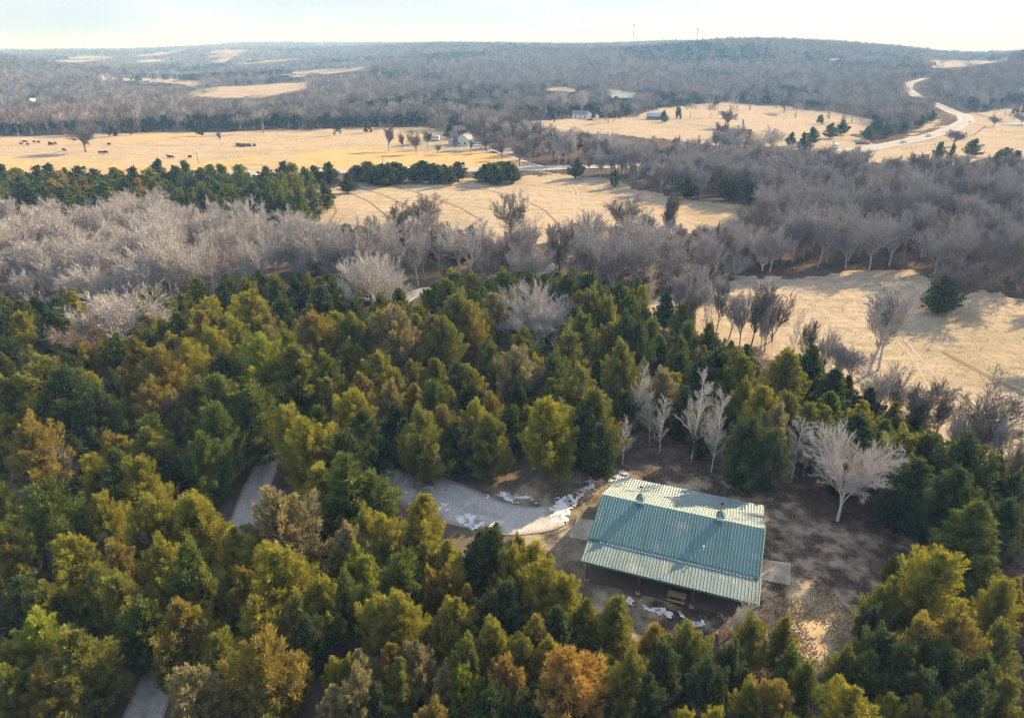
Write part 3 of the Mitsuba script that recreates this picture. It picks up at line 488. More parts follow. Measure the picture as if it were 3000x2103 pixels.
#MARK3
# ------------------------------------------------------------------ where the trees stand
# crowns read off the photograph tile by tile: x y half-width tone, in tile units (2.296 per photograph pixel)
TN = {'d': 'dark', 'g': 'green', 'o': 'olive', 'y': 'yellow', 'Y': 'bright', 'b': 'bronze', 'B': 'rust', 't': 'tan'}
CROWNS = {(0, 1000): '30 265 110 o,15 480 90 y,190 545 140 b,470 395 130 d,600 465 100 g,480 620 80 d,725 620 90 b,825 650 80 y,750 720 130 g,960 560 130 o,1000 280 110 b,920 800 130 y,1155 370 70 t,1185 720 70 b,1150 800 80 d,1290 500 60 o,1440 455 150 g,1415 615 60 y,1320 625 120 g,1560 700 110 o,1480 215 170 g,1640 280 150 g,1400 90 50 b,1500 75 80 d,1250 30 110 y,1060 60 120 b,880 230 90 o,700 380 80 y,640 330 120 d,250 100 190 o,420 200 140 d,1750 0 140 Y,1950 20 160 o,2200 105 90 g,2180 250 70 y,1930 450 115 y 10,2060 530 140 y 11,2200 640 110 y,2230 560 70 o,2160 845 150 y,1920 1010 180 t,2060 1130 100 g,1250 980 120 b,1330 1000 140 y,350 980 170 g,990 1060 130 y,680 1040 110 y,920 1200 90 b,340 1165 120 t,40 1255 140 y,690 1310 60 b,1545 1255 110 y,1800 1240 80 Y',
 (1000, 1000): '30 0 70 y,110 50 60 y,240 65 110 y,100 185 90 b,70 310 110 y,330 290 70 t,360 190 60 o,480 270 90 b,545 190 50 t,650 110 80 o,780 120 110 d,830 270 80 d,650 260 110 g,740 290 80 o,1170 60 120 t,1310 120 80 b,1440 90 90 g,1500 370 70 o,1200 270 80 d,1000 350 70 b,1070 360 50 b,1430 260 90 g,1620 190 110 o,1720 320 130 o,1900 40 100 o,2160 210 100 t,1250 440 60 o,1150 430 90 d,1440 405 140 y 11,900 410 100 y,1000 470 120 o,880 530 60 t,680 450 80 b,530 490 130 o,400 520 90 d,760 520 100 d,30 720 180 g,200 900 130 g,520 1060 120 y,660 1060 130 y,300 1190 110 y,140 1140 100 y,30 1210 120 t,1000 1250 110 d,700 1340 110 y,560 1330 100 o,120 450 120 d,20 600 120 d,1650 420 120 d,1760 560 90 d',
 (2000, 1000): '130 90 90 d,250 40 110 d,430 120 90 o,700 70 110 o,870 20 90 d,1030 170 110 d,250 270 60 o,300 230 70 g,430 270 80 o,550 310 120 y,640 450 100 t,690 350 90 o,1000 330 110 g,860 430 80 o,950 440 100 o,1230 480 150 d,1480 625 125 o,1660 640 130 d,1980 650 150 d,2000 1070 170 g,2150 800 100 d,2250 900 80 d,300 350 60 g,480 520 130 d,1550 800 140 d,1850 860 150 d,620 600 110 d,1150 700 100 d,2200 1050 110 d,20 300 90 d',
 (0, 1503): '50 100 110 t,210 140 50 y,400 200 140 y,690 160 60 t,720 200 110 b,930 60 80 t,1380 410 120 o,1290 690 120 y,1470 800 130 o,1120 900 110 o,1590 530 90 o,1680 190 120 y,1800 260 190 y,2020 300 110 o,1600 400 100 b,1720 530 130 y,2180 430 120 y,2230 230 90 y,1190 600 150 b,1740 830 190 b,180 710 180 Y,480 790 180 o,30 880 130 b,1240 1080 170 t,1930 960 80 b,1770 1130 90 y,2260 980 90 y,2240 1130 110 t,1080 200 120 y,1250 250 150 g,640 390 130 o,830 420 140 o,940 560 140 g,300 480 130 o,80 420 130 d,60 1050 150 o,250 1050 140 b,2000 560 110 o,2100 700 110 d',
 (1000, 1503): '60 250 90 Y,20 440 110 g,150 300 90 Y,380 300 130 g,530 280 70 b,600 380 70 b,700 350 90 b,820 480 80 b,230 550 110 y,390 560 130 y,1050 110 120 d,930 120 90 d,1140 250 100 y,1200 180 80 o,1300 230 110 y,1520 400 120 y,1400 320 140 y,1640 570 100 o,1850 590 120 o,2030 600 100 g,2150 700 130 b,820 590 120 y,700 660 100 b,1030 740 120 y,1290 690 130 b,1190 820 110 o,1400 800 110 y,560 860 100 t,860 850 110 o,300 900 90 b,110 890 70 t,30 960 80 y,830 1030 100 Y,1110 970 110 B,1570 960 190 B,1730 950 70 g,1920 980 130 o,560 1290 100 b,60 1100 120 t,680 1020 80 t,400 1000 90 o,1340 920 80 y,1000 560 110 d,1150 470 120 d,2180 900 110 d,2080 1080 110 d,250 1150 110 d,1000 1180 110 d,1280 1130 110 d,1450 620 120 d',
 (2000, 1503): '640 620 80 d,700 720 80 o,480 700 100 o,60 760 120 o,620 1070 130 b,470 1150 100 o,950 920 110 o,1250 890 120 g,1100 930 90 o,1490 1020 110 o,1780 230 170 y,1640 490 90 b,1460 450 60 y,1370 510 110 o,1640 740 150 b,1870 690 150 b,2180 470 110 y,2280 430 60 b,2030 950 120 g,2170 760 110 o,2200 1100 110 o,1200 1200 170 y,1430 1230 100 y,1800 1270 110 y,1560 1220 100 b,850 1030 110 g,250 1320 90 y,20 1340 40 y,1300 640 100 d,1350 800 120 d,1500 900 130 d,1750 900 140 d,1650 1080 120 d,2000 1150 130 d,330 870 100 d,200 1000 110 d,760 900 90 g',
 (0, 500): '1400 860 90 y,1690 810 120 y,1600 930 90 o,1550 880 80 y,2070 890 70 b,1990 990 60 Y,2130 970 120 b,2250 960 80 y,1720 960 70 t,1800 980 70 t,1560 1000 90 y,1450 990 60 g,1270 1040 80 b,1330 950 80 b,1130 1090 70 y,130 960 80 y,900 1100 90 b,1400 1080 100 y,1900 1090 120 o,2150 760 100 d,2250 740 80 d,1850 730 70 d,30 930 70 d,330 960 80 d,350 870 70 d,1200 950 80 d,1880 870 90 d,1640 1150 110 g',
 (1000, 500): '750 700 70 d,690 740 80 g,1100 690 80 g,1240 750 50 b,1020 830 90 t,780 850 110 o,860 930 90 b,700 940 80 b,350 920 120 t,270 950 100 b,590 800 60 g,500 960 80 y,400 1070 70 y,200 1070 70 g,280 1100 70 b,680 1000 100 o,610 980 70 t,960 960 60 o,1530 700 90 d,1700 700 120 d,1600 790 90 b,1690 800 90 o,1800 870 80 o,1820 1040 80 b,1620 970 90 g,1530 1090 100 o,1440 740 70 g,1870 760 80 d,1950 830 70 g,40 960 100 o,100 880 80 d,1900 990 90 d,2000 1050 90 d,860 800 90 d,1270 680 70 d',
 (0, 480): '20 20 60 d,110 40 70 o,230 10 80 d,300 0 90 d,400 60 100 b,520 20 90 d,640 30 90 d,760 30 80 o,870 20 80 d,930 120 80 B,1000 40 90 o,1060 -10 70 d,1170 30 90 d,1230 0 60 g,1330 30 70 d,1400 20 80 g,1480 20 70 o,1600 20 100 g,1700 130 60 d,1790 20 70 d,1890 -20 60 d,1960 0 70 o,2050 40 60 g,2120 10 60 d,2200 -10 60 d,1870 130 70 g,1960 70 70 o,2090 170 90 o,1550 110 80 g,1280 110 80 d,1450 130 90 g,330 120 110 b,120 130 100 d,700 120 100 g,560 110 90 b,1600 210 60 g,2180 130 60 d,2090 470 80 d,2250 440 50 d,850 100 90 d',
 (1000, 450): '30 130 40 d,170 65 65 d,260 70 50 d,340 65 70 d,545 50 70 d,620 80 55 d,680 75 45 d,100 80 50 d,215 85 50 d,300 75 45 d,390 70 40 d,480 85 35 d,585 70 45 d,650 85 40 d,730 95 30 d,1000 70 45 d,1075 60 50 d,1150 80 40 d,785 60 50 d,960 70 50 d,1040 70 45 d,1110 55 75 d,1580 30 36 d,1845 110 26 d,20 480 70 d,120 500 70 o,380 460 70 d,590 540 50 d,850 490 50 d,2040 430 70 g,800 500 60 o', (2000, 300): '330 480 90 d,470 545 50 d,50 500 60 d,730 200 30 d,830 200 28 d,880 180 60 d,1080 120 85 d,1010 150 50 d,1263 165 60 d,1378 149 60 d,1492 119 60 d,1607 87 60 d,1687 50 50 d,1320 120 60 d,1440 90 60 d,1740 270 32 d,1970 260 85 d,1820 290 30 o,2200 310 60 d,2150 330 50 d,2260 340 60 d,1160 340 28 d,1110 345 40 d,1230 355 25 d,2180 330 60 d,1770 1200 95 d 7'}
CROWNS[(1000, 50)] = '320 640 32 d,440 635 52 d,205 630 25 d,720 710 30 d,1290 730 14 d,1960 580 14 d,2180 630 22 d,1850 530 30 g'
VISIBLE = [Polygon(p) for p in (   # ground that the photograph shows open: no crown put in by the scatter may stand before it
    [(1060,1310),(1100,1345),(1250,1400),(1380,1430),(1500,1440),(1640,1395),(1720,1400),(1800,1380),(1900,1385),(2260,1440),(2330,1520),(2480,1560),(2650,1540),(2720,1600),(2560,1690),(2500,1830),(2480,1880),(2350,1940),(2300,1800),(2200,1800),(2060,1830),(1850,1760),(1740,1700),(1600,1620),(1540,1590),(1440,1540),(1330,1480),(1180,1440),(1060,1350)],
    [(775,1240),(800,1185),(860,1160),(905,1150),(932,1178),(895,1215),(850,1215),(815,1245),(790,1290),(765,1290)], [(758,1250),(775,1250),(778,1330),(797,1392),(770,1460),(735,1525),(715,1575),(690,1545),(665,1510),(700,1430),(725,1370),(745,1300)], [(405,2103),(440,2015),(475,2020),(450,2103)], [(1190,875),(1235,825),(1280,820),(1265,850),(1215,875)],
    [(930,548),(1240,535),(1500,525),(1590,515),(1700,515),(1850,548),(1990,578),(2120,588),(2240,606),(2240,626),(2100,640),(2000,630),(1900,600),(1750,600),(1600,612),(1450,610),(1250,635),(1100,650),(970,660),(920,600)], [(0,410),(500,398),(1000,385),(1120,385),(1200,450),(1420,478),(1200,492),(950,497),(780,485),(500,478),(0,462)], [(2060,865),(2200,832),(2500,815),(2690,815),(2690,900),(2800,910),(3000,900),(3000,1390),(2950,1370),(2880,1290),(2720,1200),(2560,1100),(2400,1050),(2200,1000),(2100,940)],
    [(1920,325),(2000,306),(2150,303),(2300,322),(2440,340),(2430,368),(2250,368),(2050,350)], [(1450,362),(1700,352),(2080,375),(2080,400),(1850,392),(1600,375)], [(2400,455),(2560,432),(2700,402),(2790,376),(2830,350),(2800,330),(2750,312),(2840,320),(3000,318),(3000,420),(2900,400),(2780,440),(2560,462)], [(2650,270),(2660,245),(2715,228),(2690,260),(2680,275)], [(1240,505),(1500,500),(1800,490),(1800,498),(1500,510),(1240,515)])]
roads = shapely.union_all([LineString(drive).buffer(1.9), LineString(branch).buffer(3.2), LineString(hwy).buffer(8), LineString([spot(*p)[:2] for p in LANE]).buffer(3)])
OPEN = shapely.union_all([POLY[k] for k in POLY])
DROPPED = []
def hides_open(x, y, z, h, R, views=VISIBLE):
    d = np.array([x, y]) / math.hypot(x, y); s = np.array([d[1], -d[0]])
    q = project(np.array([[x + s[0] * a * R, y + s[1] * a * R, z + h * b] for a, b in ((0, 1), (-.35, .7), (.35, .7), (-.9, .35), (.9, .35), (0, .5))]))
    return any(V.contains(Point(*a)) for a in q for V in views)
rng = np.random.default_rng(11)
cedars, bares = [], []                     # dicts of trees, then ranked by how large they show
for (ox, oy), text in CROWNS.items():
    for row in text.split(','):
        a, b, w, t, *more = row.split(); px, py, hw = ox + float(a) / 2.296, oy + float(b) / 2.296, float(w) / 2.296
        P = spot(px, py, 9.0); depth = P[1] * CP + (H - 5 - P[2]) * SP; R = float(np.clip(hw * depth / F * 1.38, 1.4, 5.2))
        h = float(more[0]) if more else float(np.clip(2.15 * R + 3.0, 5.5, 12.8) * rng.uniform(.93, 1.07)); P = spot(px, py, h)
        cap = {(1000, 450): 7.6, (0, 480): 9.0, (2000, 300): 8.5, (1000, 50): 9.5}.get((ox, oy))
        if cap and not more: R, h = R * (1.1 if ox == 1000 and oy == 450 else .85), min(h, cap * rng.uniform(.85, 1.1)); P = spot(px, py, h)
        if not more and P[1] < 150:
            for shrink in (1, .85, .7):
                P = spot(px, py, h * (.5 + .5 * shrink)); bad = hides_open(*P, h * (.5 + .5 * shrink), R * shrink, VISIBLE[:4])
                if not bad: break
            if bad: DROPPED.append((round(px), round(py))); continue
            R, h = R * shrink, h * (.5 + .5 * shrink)
        cedars.append(dict(x=P[0], y=P[1], z=P[2], h=h, R=R, tone=TN[t], seen=True))
NEAR = world_poly([(-500,915),(0,925),(200,950),(400,930),(620,890),(800,860),(960,870),(1100,860),(1400,870),(1700,880),(1900,890),(2000,935),(2100,988),(2250,1042),(2380,1092),(2500,1160),(2650,1230),(2800,1340),(3000,1450),(3600,1640),(4200,2600),(-1200,2600)])
BELT = world_poly([(-500,545),(0,550),(400,552),(740,552),(900,556),(860,600),(940,640),(900,680),(850,645),(600,640),(300,640),(0,620),(-500,640)])
def clear_of(trees, x, y, need):
    return all((t['x'] - x) ** 2 + (t['y'] - y) ** 2 > need(t) ** 2 for t in trees)
def scatter(zone, tries, seed):
    r = np.random.default_rng(seed); x0, y0, x1, y1 = zone.bounds; P = np.column_stack([r.uniform(x0, x1, tries), r.uniform(y0, y1, tries)])
    return P[shapely.contains_xy(zone, *P.T)], r
NOTREE = shapely.union_all([roads, LineString(drive).buffer(2.7), Point(*spot(2453, 1525)[:2]).buffer(6), POLY['yard'], POLY['near']])
for zone, tries, seed in ((NEAR, 5200, 21), (BELT, 3000, 22)):
    P, r = scatter(zone, tries, seed)
    for x, y in P:
        if abs(x) > .80 * (y + 22) or NOTREE.contains(Point(x, y)): continue
        R = r.uniform(1.7, 2.7); h = 2.0 * R + r.uniform(1.8, 2.8); z = float(hgt(x, y))
        if clear_of(cedars, x, y, lambda t: (.92 if zone is NEAR else .70) * (R + t['R'])) and not hides_open(x, y, z, h, R):
            cedars.append(dict(x=x, y=y, z=z, h=h, R=R, tone=r.choice(['dark', 'green', 'green', 'olive', 'olive', 'yellow']) if zone is NEAR else r.choice(['dark', 'dark', 'green', 'olive']), seen=False))
# leafless trees that stand out: foot x y, top y, top x, half-width (photograph pixels), kind, tone, label
HERO = [(1094,905,733,1109,125,'dome','white','big pale grey leafless oak spreading above the cedars left of centre'), (1575,1010,838,1601,122,'dome','white','round pale leafless tree rising out of the cedar grove behind the barn'),
 (372,1015,842,374,150,'dome','pale','largest pale leafless tree among the cedars at far left'), (261,1075,935,258,85,'oak','russet','leafless oak with clinging brown leaves below the large pale tree at left'), (480,1000,905,470,60,'bush','pale','low leafless tree beside the largest pale tree at left'),
 (209,1450,1300,222,62,'bush','white','silvery leafless thicket between cedars at the left edge'), (110,1480,1365,118,55,'bush','white','lower silvery thicket spilling downhill at the left edge'), (39,1520,1410,40,50,'bush','white','silvery leafless bush touching the left edge'),
 (2792,908,745,2802,95,'oak','dark','lone leafless tree beside a dark cedar in the right field'), (2544,1096,826,2583,76,'tall','pale','tall twin trunked leafless tree at the edge of the right field'), (2572,1085,850,2610,60,'tall','grey','second trunk of the tall pair at the edge of the right field'),
 (2261,1000,828,2292,62,'vase','dark','dark fan shaped tree leaning right before the right field'), (2192,1044,832,2209,42,'tall','dark','slim dark tree left of the fan shaped tree before the right field'), (2133,1000,858,2140,42,'tall','grey','thin grey tree before the near left part of the right field'), (2035,953,782,2039,85,'oak','grey','broad grey leafless tree at the left corner of the right field'),
 (2679,1300,1098,2697,70,'oak','dark','dark crooked leafless tree by the right field, behind the cedars'), (2827,1335,1115,2864,125,'vase','dark','widest fan shaped leafless tree, standing before the right field'), (2562,1218,1062,2566,85,'vase','grey','grey bushy leafless tree between cedars and the right field'), (2480,1130,1010,2470,60,'oak','grey','low grey leafless tree left of the tall twin trunks'),
 (2453,1525,1262,2455,125,'oak','white','big white limbed leafless tree behind the right end of the barn'), (2320,1400,1216,2327,52,'slim','white','white stemmed leafless tree behind the barn, left of the big one'), (2248,1432,1305,2244,80,'bush','grey','grey leafless bush right behind the barn'),
 (2083,1382,1142,2105,46,'slim','white','white leafless tree behind the barn roof, right one of the pair'), (2026,1345,1085,2039,56,'slim','white','tallest white leafless tree behind the barn roof'), (1823,1360,1220,1823,34,'slim','white','short white sapling behind the gravel yard'), (1854,1285,1065,1867,44,'slim','pale','tall pale tree over the short sapling behind the gravel yard'),
 (1902,1295,1148,1910,28,'slim','white','thinner of two saplings in front of the tan cedar'), (1932,1330,1152,1936,30,'slim','white','taller of two saplings in front of the tan cedar'), (2352,1395,1280,2360,28,'slim','pale','thin sapling left of the big white limbed tree'), (1418,1705,1584,1422,40,'vase','pale','small pale leafless tree among the near cedars left of the barn'),
 (2139,1882,1742,2118,64,'vase','white','white leafless bush in front of the right barn posts'), (2261,1885,1790,2270,48,'bush','grey','small grey bush between cedars at the right front of the barn'), (2357,2160,2045,2368,46,'vase','white','white bare branches at the bottom edge, right of centre'), (2060,2190,2085,2050,40,'bush','white','white twigs at the bottom edge under the barn'), (1440,1385,1242,1440,32,'slim','white','white stem inside a cedar by the gravel track'),
 (3060,1080,945,3050,70,'oak','dark','leafless tree cut by the right edge beside the field'), (252,446,356,246,46,'oak','dark','lone round oak in the golden pasture'), (646,422,381,644,7,'slim','dark','small thin tree alone in the golden pasture'),
 (1140,442,368,1143,19,'tall','dark','leftmost leafless tree of the row beside the pale house'), (1180,442,389,1182,12,'tall','dark','second leafless tree from the left beside the pale house'), (1219,451,379,1215,24,'oak','dark','third leafless tree from the left beside the pale house'), (1252,436,384,1250,15,'tall','dark','leafless tree left of the white trailer'), (1283,451,418,1283,13,'oak','dark','small dark tree in front of the white trailer'),
 (1334,450,393,1334,11,'tall','dark','small tree before the left gable of the pale house'), (1379,449,405,1380,9,'slim','dark','thin tree before the right corner of the pale house'), (1409,436,353,1412,34,'oak','dark','large dark tree right of the pale house'), (1425,447,397,1427,16,'oak','dark','smaller dark tree right of the pale house'), (1471,469,415,1472,14,'tall','dark','narrow tree near the farm lane'), (1522,486,404,1525,32,'oak','dark','spreading dark oak between the farm lane and the highway'),
 (1290,416,328,1288,28,'tall','grey','tall grey tree behind the white trailer'), (1346,378,308,1340,30,'sycamore','white','white sycamore behind the pale house'), (1562,466,393,1565,28,'oak','dark','dark tree right of the farm lane end'), (1658,479,370,1662,34,'sycamore','white','white sycamore in the grey wood right of the farm'), (1640,345,262,1648,24,'sycamore','white','tall white tree behind the far white house'), (1702,345,265,1700,24,'sycamore','white','second white tree behind the far white house'),
 (2297,331,280,2309,28,'oak','dark','round oak at the edge of the curved hill field'), (2793,427,380,2797,28,'oak','dark','dark bare tree beside the highway bend'), (2993,365,328,2993,26,'oak','dark','dark bare tree at the right edge beyond the highway'), (2910,372,340,2912,18,'oak','dark','small bare tree on the right hillside field'), (2130,375,320,2150,30,'oak','dark','dark tree in the valley under the curved hill field'), (1590,352,311,1588,18,'oak','pale','round pale tree left of the far white house'),
 (1255,700,560,1262,55,'oak','dark','dark spreading tree against the hay field, left of the track'), (1170,690,590,1160,50,'oak','dark','dark round tree at the left end of the hay field'), (1500,720,565,1490,58,'oak','dark','tall dark crown against the middle of the hay field'), (1830,700,575,1820,62,'oak','dark','broad dark crown against the hay field right of the track'), (1880,745,605,1885,45,'sycamore','white','white sycamore below the hay field'), (2830,690,590,2830,60,'sycamore','white','white limbed sycamore in the dark wood at right'),
 (1960,720,560,1945,30,'tall','dark','tall thin dark tree at the right end of the hay field'), (130,860,700,80,80,'sycamore','white','white limbed tree in the pale wood at far left'), (640,420,545,900,20,'tall','grey','')][:-1]
for fx, fy, ty, tx, hw, kind, tone, text in HERO:
    P = spot(fx, min(fy, 2102) if fy <= 2103 else fy); depth = P[1] * CP + (H - P[2]) * SP
    lo, hi = 1.0, 40.0
    for _ in range(30):
        mid = (lo + hi) / 2
        if project([P[0], P[1], P[2] + mid])[0, 1] > ty: lo = mid
        else: hi = mid
    bares.append(dict(x=P[0], y=P[1], z=P[2], h=lo, R=hw * depth / F, kind=kind, tone=tone, label=text, seen=True))
for i, (fx, fy, dy) in enumerate(((1975,965,150),(2010,985,165),(2065,1000,170),(2095,985,160),(2165,1020,165),(2225,1045,175),(2240,1030,190),(2315,1062,160),(2350,1085,150),(2405,1112,150),(2440,1130,120),(2610,1235,150),(2650,1265,140),(2735,1318,170),(2770,1345,150),(2890,1402,190),(2940,1425,170),(1900,930,160),(1940,945,150),(2990,1440,160))):
    P = spot(fx, fy); depth = P[1] * CP + (H - P[2]) * SP; kind = ('tall', 'vase', 'slim', 'tall', 'oak')[i % 5]
    bares.append(dict(x=P[0], y=P[1], z=P[2], h=dy / F * depth / .93, R=(26, 40, 20, 30, 42)[i % 5] * depth / F, kind=kind, tone=('grey', 'dark', 'pale', 'dark', 'grey')[i % 5], seen=True, zone='EDGE'))
BL = world_poly([(-500,655),(0,665),(300,660),(600,670),(850,700),(960,735),(1000,800),(960,868),(800,860),(620,885),(400,925),(200,945),(0,925),(-500,940)])
BC = world_poly([(950,735),(1300,728),(1600,732),(1900,712),(2100,680),(2250,650),(2250,800),(2050,832),(1900,860),(1700,868),(1400,858),(1200,850),(980,860)])
BR = world_poly([(1720,515),(1850,505),(2100,500),(2400,512),(2560,520),(2700,540),(2850,548),(3000,560),(3500,575),(3700,950),(3200,905),(3000,880),(2900,862),(2790,842),(2700,797),(2500,790),(2250,800),(2050,830),(2100,672),(2275,632),(2210,602),(2000,580),(1850,538)])
BW = world_poly([(1500,440),(1400,402),(1500,384),(1700,394),(1900,412),(2100,432),(2300,452),(2400,457),(2100,470),(1800,482),(1620,488),(1560,478)])
BK = [('BL', BL, 4.9, (9, 15.5), 31), ('BC', BC, 4.0, (11, 15.5), 32), ('BR', BR, 4.8, (10.5, 14.5), 33), ('BW', BW, 6.0, (10, 14), 34)]
for name, zone, gap, (h0, h1), seed in BK:
    P, r = scatter(zone, int(zone.area / gap ** 2 * 4), seed); mine = []
    for x, y in P:
        if abs(x) > .80 * (y + 25) or roads.contains(Point(x, y)): continue
        h = r.uniform(h0, h1); z = float(hgt(x, y)); low = (r.uniform(610, 705) if x < .25 * y else r.uniform(645, 710)) if name == 'BC' else r.uniform(540, 640)
        while name in ('BC', 'BL') and h > 4 and project([x, y, z + h])[0, 1] < low: h -= .5
        if any((a - x) ** 2 + (b - y) ** 2 < gap ** 2 for a, b in mine) or not clear_of(cedars[:420], x, y, lambda t: .8 * t['R']) or hides_open(x, y, z, h * .97, .5, VISIBLE if name != 'BC' else VISIBLE[:5] + VISIBLE[6:]): continue
        kind = r.choice({'BL': ['oak', 'tall', 'vase', 'tall', 'oak'], 'BC': ['tall', 'tall', 'slim', 'oak', 'vase'], 'BR': ['oak', 'tall', 'oak', 'oak'], 'BW': ['oak', 'tall']}[name])
        if r.random() < (.12 if name == 'BR' else .2): kind, h = 'bush', r.uniform(3, 6)
        tone = r.choice({'BL': ['pale', 'pale', 'pale', 'pale', 'white', 'grey'], 'BC': ['pale', 'grey', 'grey', 'grey', 'dark'], 'BR': ['grey', 'grey', 'dark', 'grey'], 'BW': ['grey', 'pale', 'dark']}[name])
        mine.append((x, y)); bares.append(dict(x=x, y=y, z=z, h=h, R=None, kind=kind, tone=tone, seen=False, zone=name))
#MARK4
def rank(t): return t['h'] / math.hypot(t['x'], t['y'], H - t['z'])
def in_view(t):
    q = project(np.array([[t['x'], t['y'], t['z'] + t['h'] * .9], [t['x'], t['y'], t['z'] + t['h'] * .4]]))
    return bool(((q[:, 0] > -15) & (q[:, 0] < 3015) & (q[:, 1] > -10) & (q[:, 1] < 2115)).any())
def place_words(t):
    q = project([t['x'], t['y'], t['z'] + t['h'] * .8])[0]; return q[0] / 30.0, q[1] / 21.03
ORD = 'first second third fourth fifth sixth seventh eighth ninth tenth eleventh twelfth thirteenth fourteenth fifteenth sixteenth seventeenth eighteenth nineteenth twentieth'.split()
def ordinal(i):
    if i < 20: return ORD[i]
    tens = {2: 'twenty', 3: 'thirty', 4: 'forty', 5: 'fifty'}[(i + 1) // 10]
    return {'twenty': 'twentieth', 'thirty': 'thirtieth', 'forty': 'fortieth', 'fifty': 'fiftieth'}[tens] if (i + 1) % 10 == 0 else tens + '-' + ORD[(i + 1) % 10 - 1]
def label_in_order(todo, cat_, group):
    """todo: (key, tree, look, where) rows; trees of one look and place are told apart by their order from left to right in the photograph."""
    sets = {}
    for row in todo: sets.setdefault((row[2], row[3]), []).append(row)
    for (look_, where), rows in sets.items():
        rows.sort(key=lambda q: place_words(q[1])[0])
        for i, (key, t, _, _) in enumerate(rows):
            head = look_ if len(rows) == 1 else 'leftmost ' + look_ if i == 0 else 'rightmost ' + look_ if i == len(rows) - 1 else f'{ordinal(i)} {look_} from the left'
            tag(key, f'{head} {where}', cat_, group)
def cedar_where(t):
    a, b = place_words(t)
    if t['y'] > 230: return 'in the belt below the pasture' if a < 32 else 'in the hedge along the road' if a < 57 and b < 27 else 'by the highway bend' if b < 24 else 'in the grey wood'
    if t['y'] > 135: return 'at the edge of the bare wood'
    if a > 77 and b > 60: return 'right of the barn'
    if b > 74 and a > 33: return 'on the slope below the barn'
    if a < 30 and b > 60: return 'left of the gravel drive'
    if a < 30: return 'in the upper left grove'
    return 'in the grove behind the barn' if a > 45 else 'beside the gravel drive'
COLOURW = {'dark': 'dark green', 'green': 'green', 'olive': 'olive green', 'yellow': 'yellow green', 'bright': 'bright yellow green', 'bronze': 'bronze tinged', 'rust': 'rust orange', 'tan': 'tan'}
cedars.sort(key=lambda t: -(rank(t) + (1 if t['seen'] else 0) - (5 if not in_view(t) else 0)))
todo = []
for n, t in enumerate(cedars):
    r = np.random.default_rng(7000 + n); near = math.hypot(t['x'], t['y']) < 175
    k = int(r.integers(len(CED if near else CEDF))); proto = (CED if near else CEDF)[k]
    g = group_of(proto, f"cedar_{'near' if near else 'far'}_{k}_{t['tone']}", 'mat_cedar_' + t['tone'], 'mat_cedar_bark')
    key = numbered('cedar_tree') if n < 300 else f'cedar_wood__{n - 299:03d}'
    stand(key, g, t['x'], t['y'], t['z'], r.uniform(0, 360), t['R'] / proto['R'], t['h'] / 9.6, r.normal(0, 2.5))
    if n < 300: todo.append((key, t, f"{'tall ' if t['h'] > 10.5 else 'small ' if t['h'] < 7 else ''}{COLOURW[t['tone']]} cedar", cedar_where(t)))
label_in_order(todo, 'tree', 'cedars of the valley groves'); todo = []
labels['cedar_wood'] = {'label': 'remaining cedars massed in the gaps of the groves', 'category': 'trees', 'kind': 'stuff'}
bares.sort(key=lambda t: -(rank(t) + (1 if t['seen'] else 0) - (5 if not in_view(t) else 0)))
KINDW = {'oak': 'round crowned', 'tall': 'tall trunked', 'slim': 'slender', 'vase': 'fan shaped', 'dome': 'domed', 'sycamore': 'open limbed', 'bush': 'low bushy'}
ZONEW = {'BL': 'in the pale wood at left', 'BC': 'in the strip below the hay field', 'BR': 'in the dark wood at right', 'BW': 'in the wood by the highway', 'EDGE': 'edging the right field'}
for n, t in enumerate(bares):
    r = np.random.default_rng(9000 + n); near = t['seen'] and math.hypot(t['x'], t['y']) < 300 or n < 300 and math.hypot(t['x'], t['y']) < 235
    kind = t['kind'] if near or t['kind'] in BARF else 'tall'
    pool = BAR[kind] if near else BARF[kind]; k = int(r.integers(len(pool))); proto = pool[k]
    g = group_of(proto, f"bare_{'near' if near else 'far'}_{kind}_{k}_{t['tone']}", 'mat_twig_' + t['tone'], 'mat_bark_' + t['tone'])
    key = numbered('leafless_tree') if n < 300 else f'leafless_wood__{n - 299:03d}'
    sx = t['R'] / proto['R'] if t['R'] else max(t['h'], 7 if t['kind'] != 'bush' else 3) / 10 * (r.uniform(.85, 1.1) if t.get('zone') == 'BR' else r.uniform(.95, 1.2))
    stand(key, g, t['x'], t['y'], t['z'], r.uniform(0, 360), sx, t['h'] / 10, r.normal(0, 2))
    if n < 300 and 'label' in t: tag(key, t['label'], 'tree', 'leafless trees of the valley')
    elif n < 300: todo.append((key, t, f"{t['tone']} {KINDW[t['kind']]} leafless tree", ZONEW[t['zone']]))
label_in_order(todo, 'tree', 'leafless trees of the valley')
labels['leafless_wood'] = {'label': 'remaining grey leafless wood filling the valley', 'category': 'trees', 'kind': 'stuff'}
print('dropped', DROPPED)
print('cedars', len(cedars), sum(t['seen'] for t in cedars), 'bare', len(bares), 'CED tris', [len(meshkit.WRITTEN[c['crown']['filename']][1]) for c in CED[:2] + CEDF[:1]], {k: len(meshkit.WRITTEN[v[0]['crown']['filename']][1]) for k, v in BAR.items()}, {k: len(meshkit.WRITTEN[v[0]['crown']['filename']][1]) for k, v in BARF.items()})
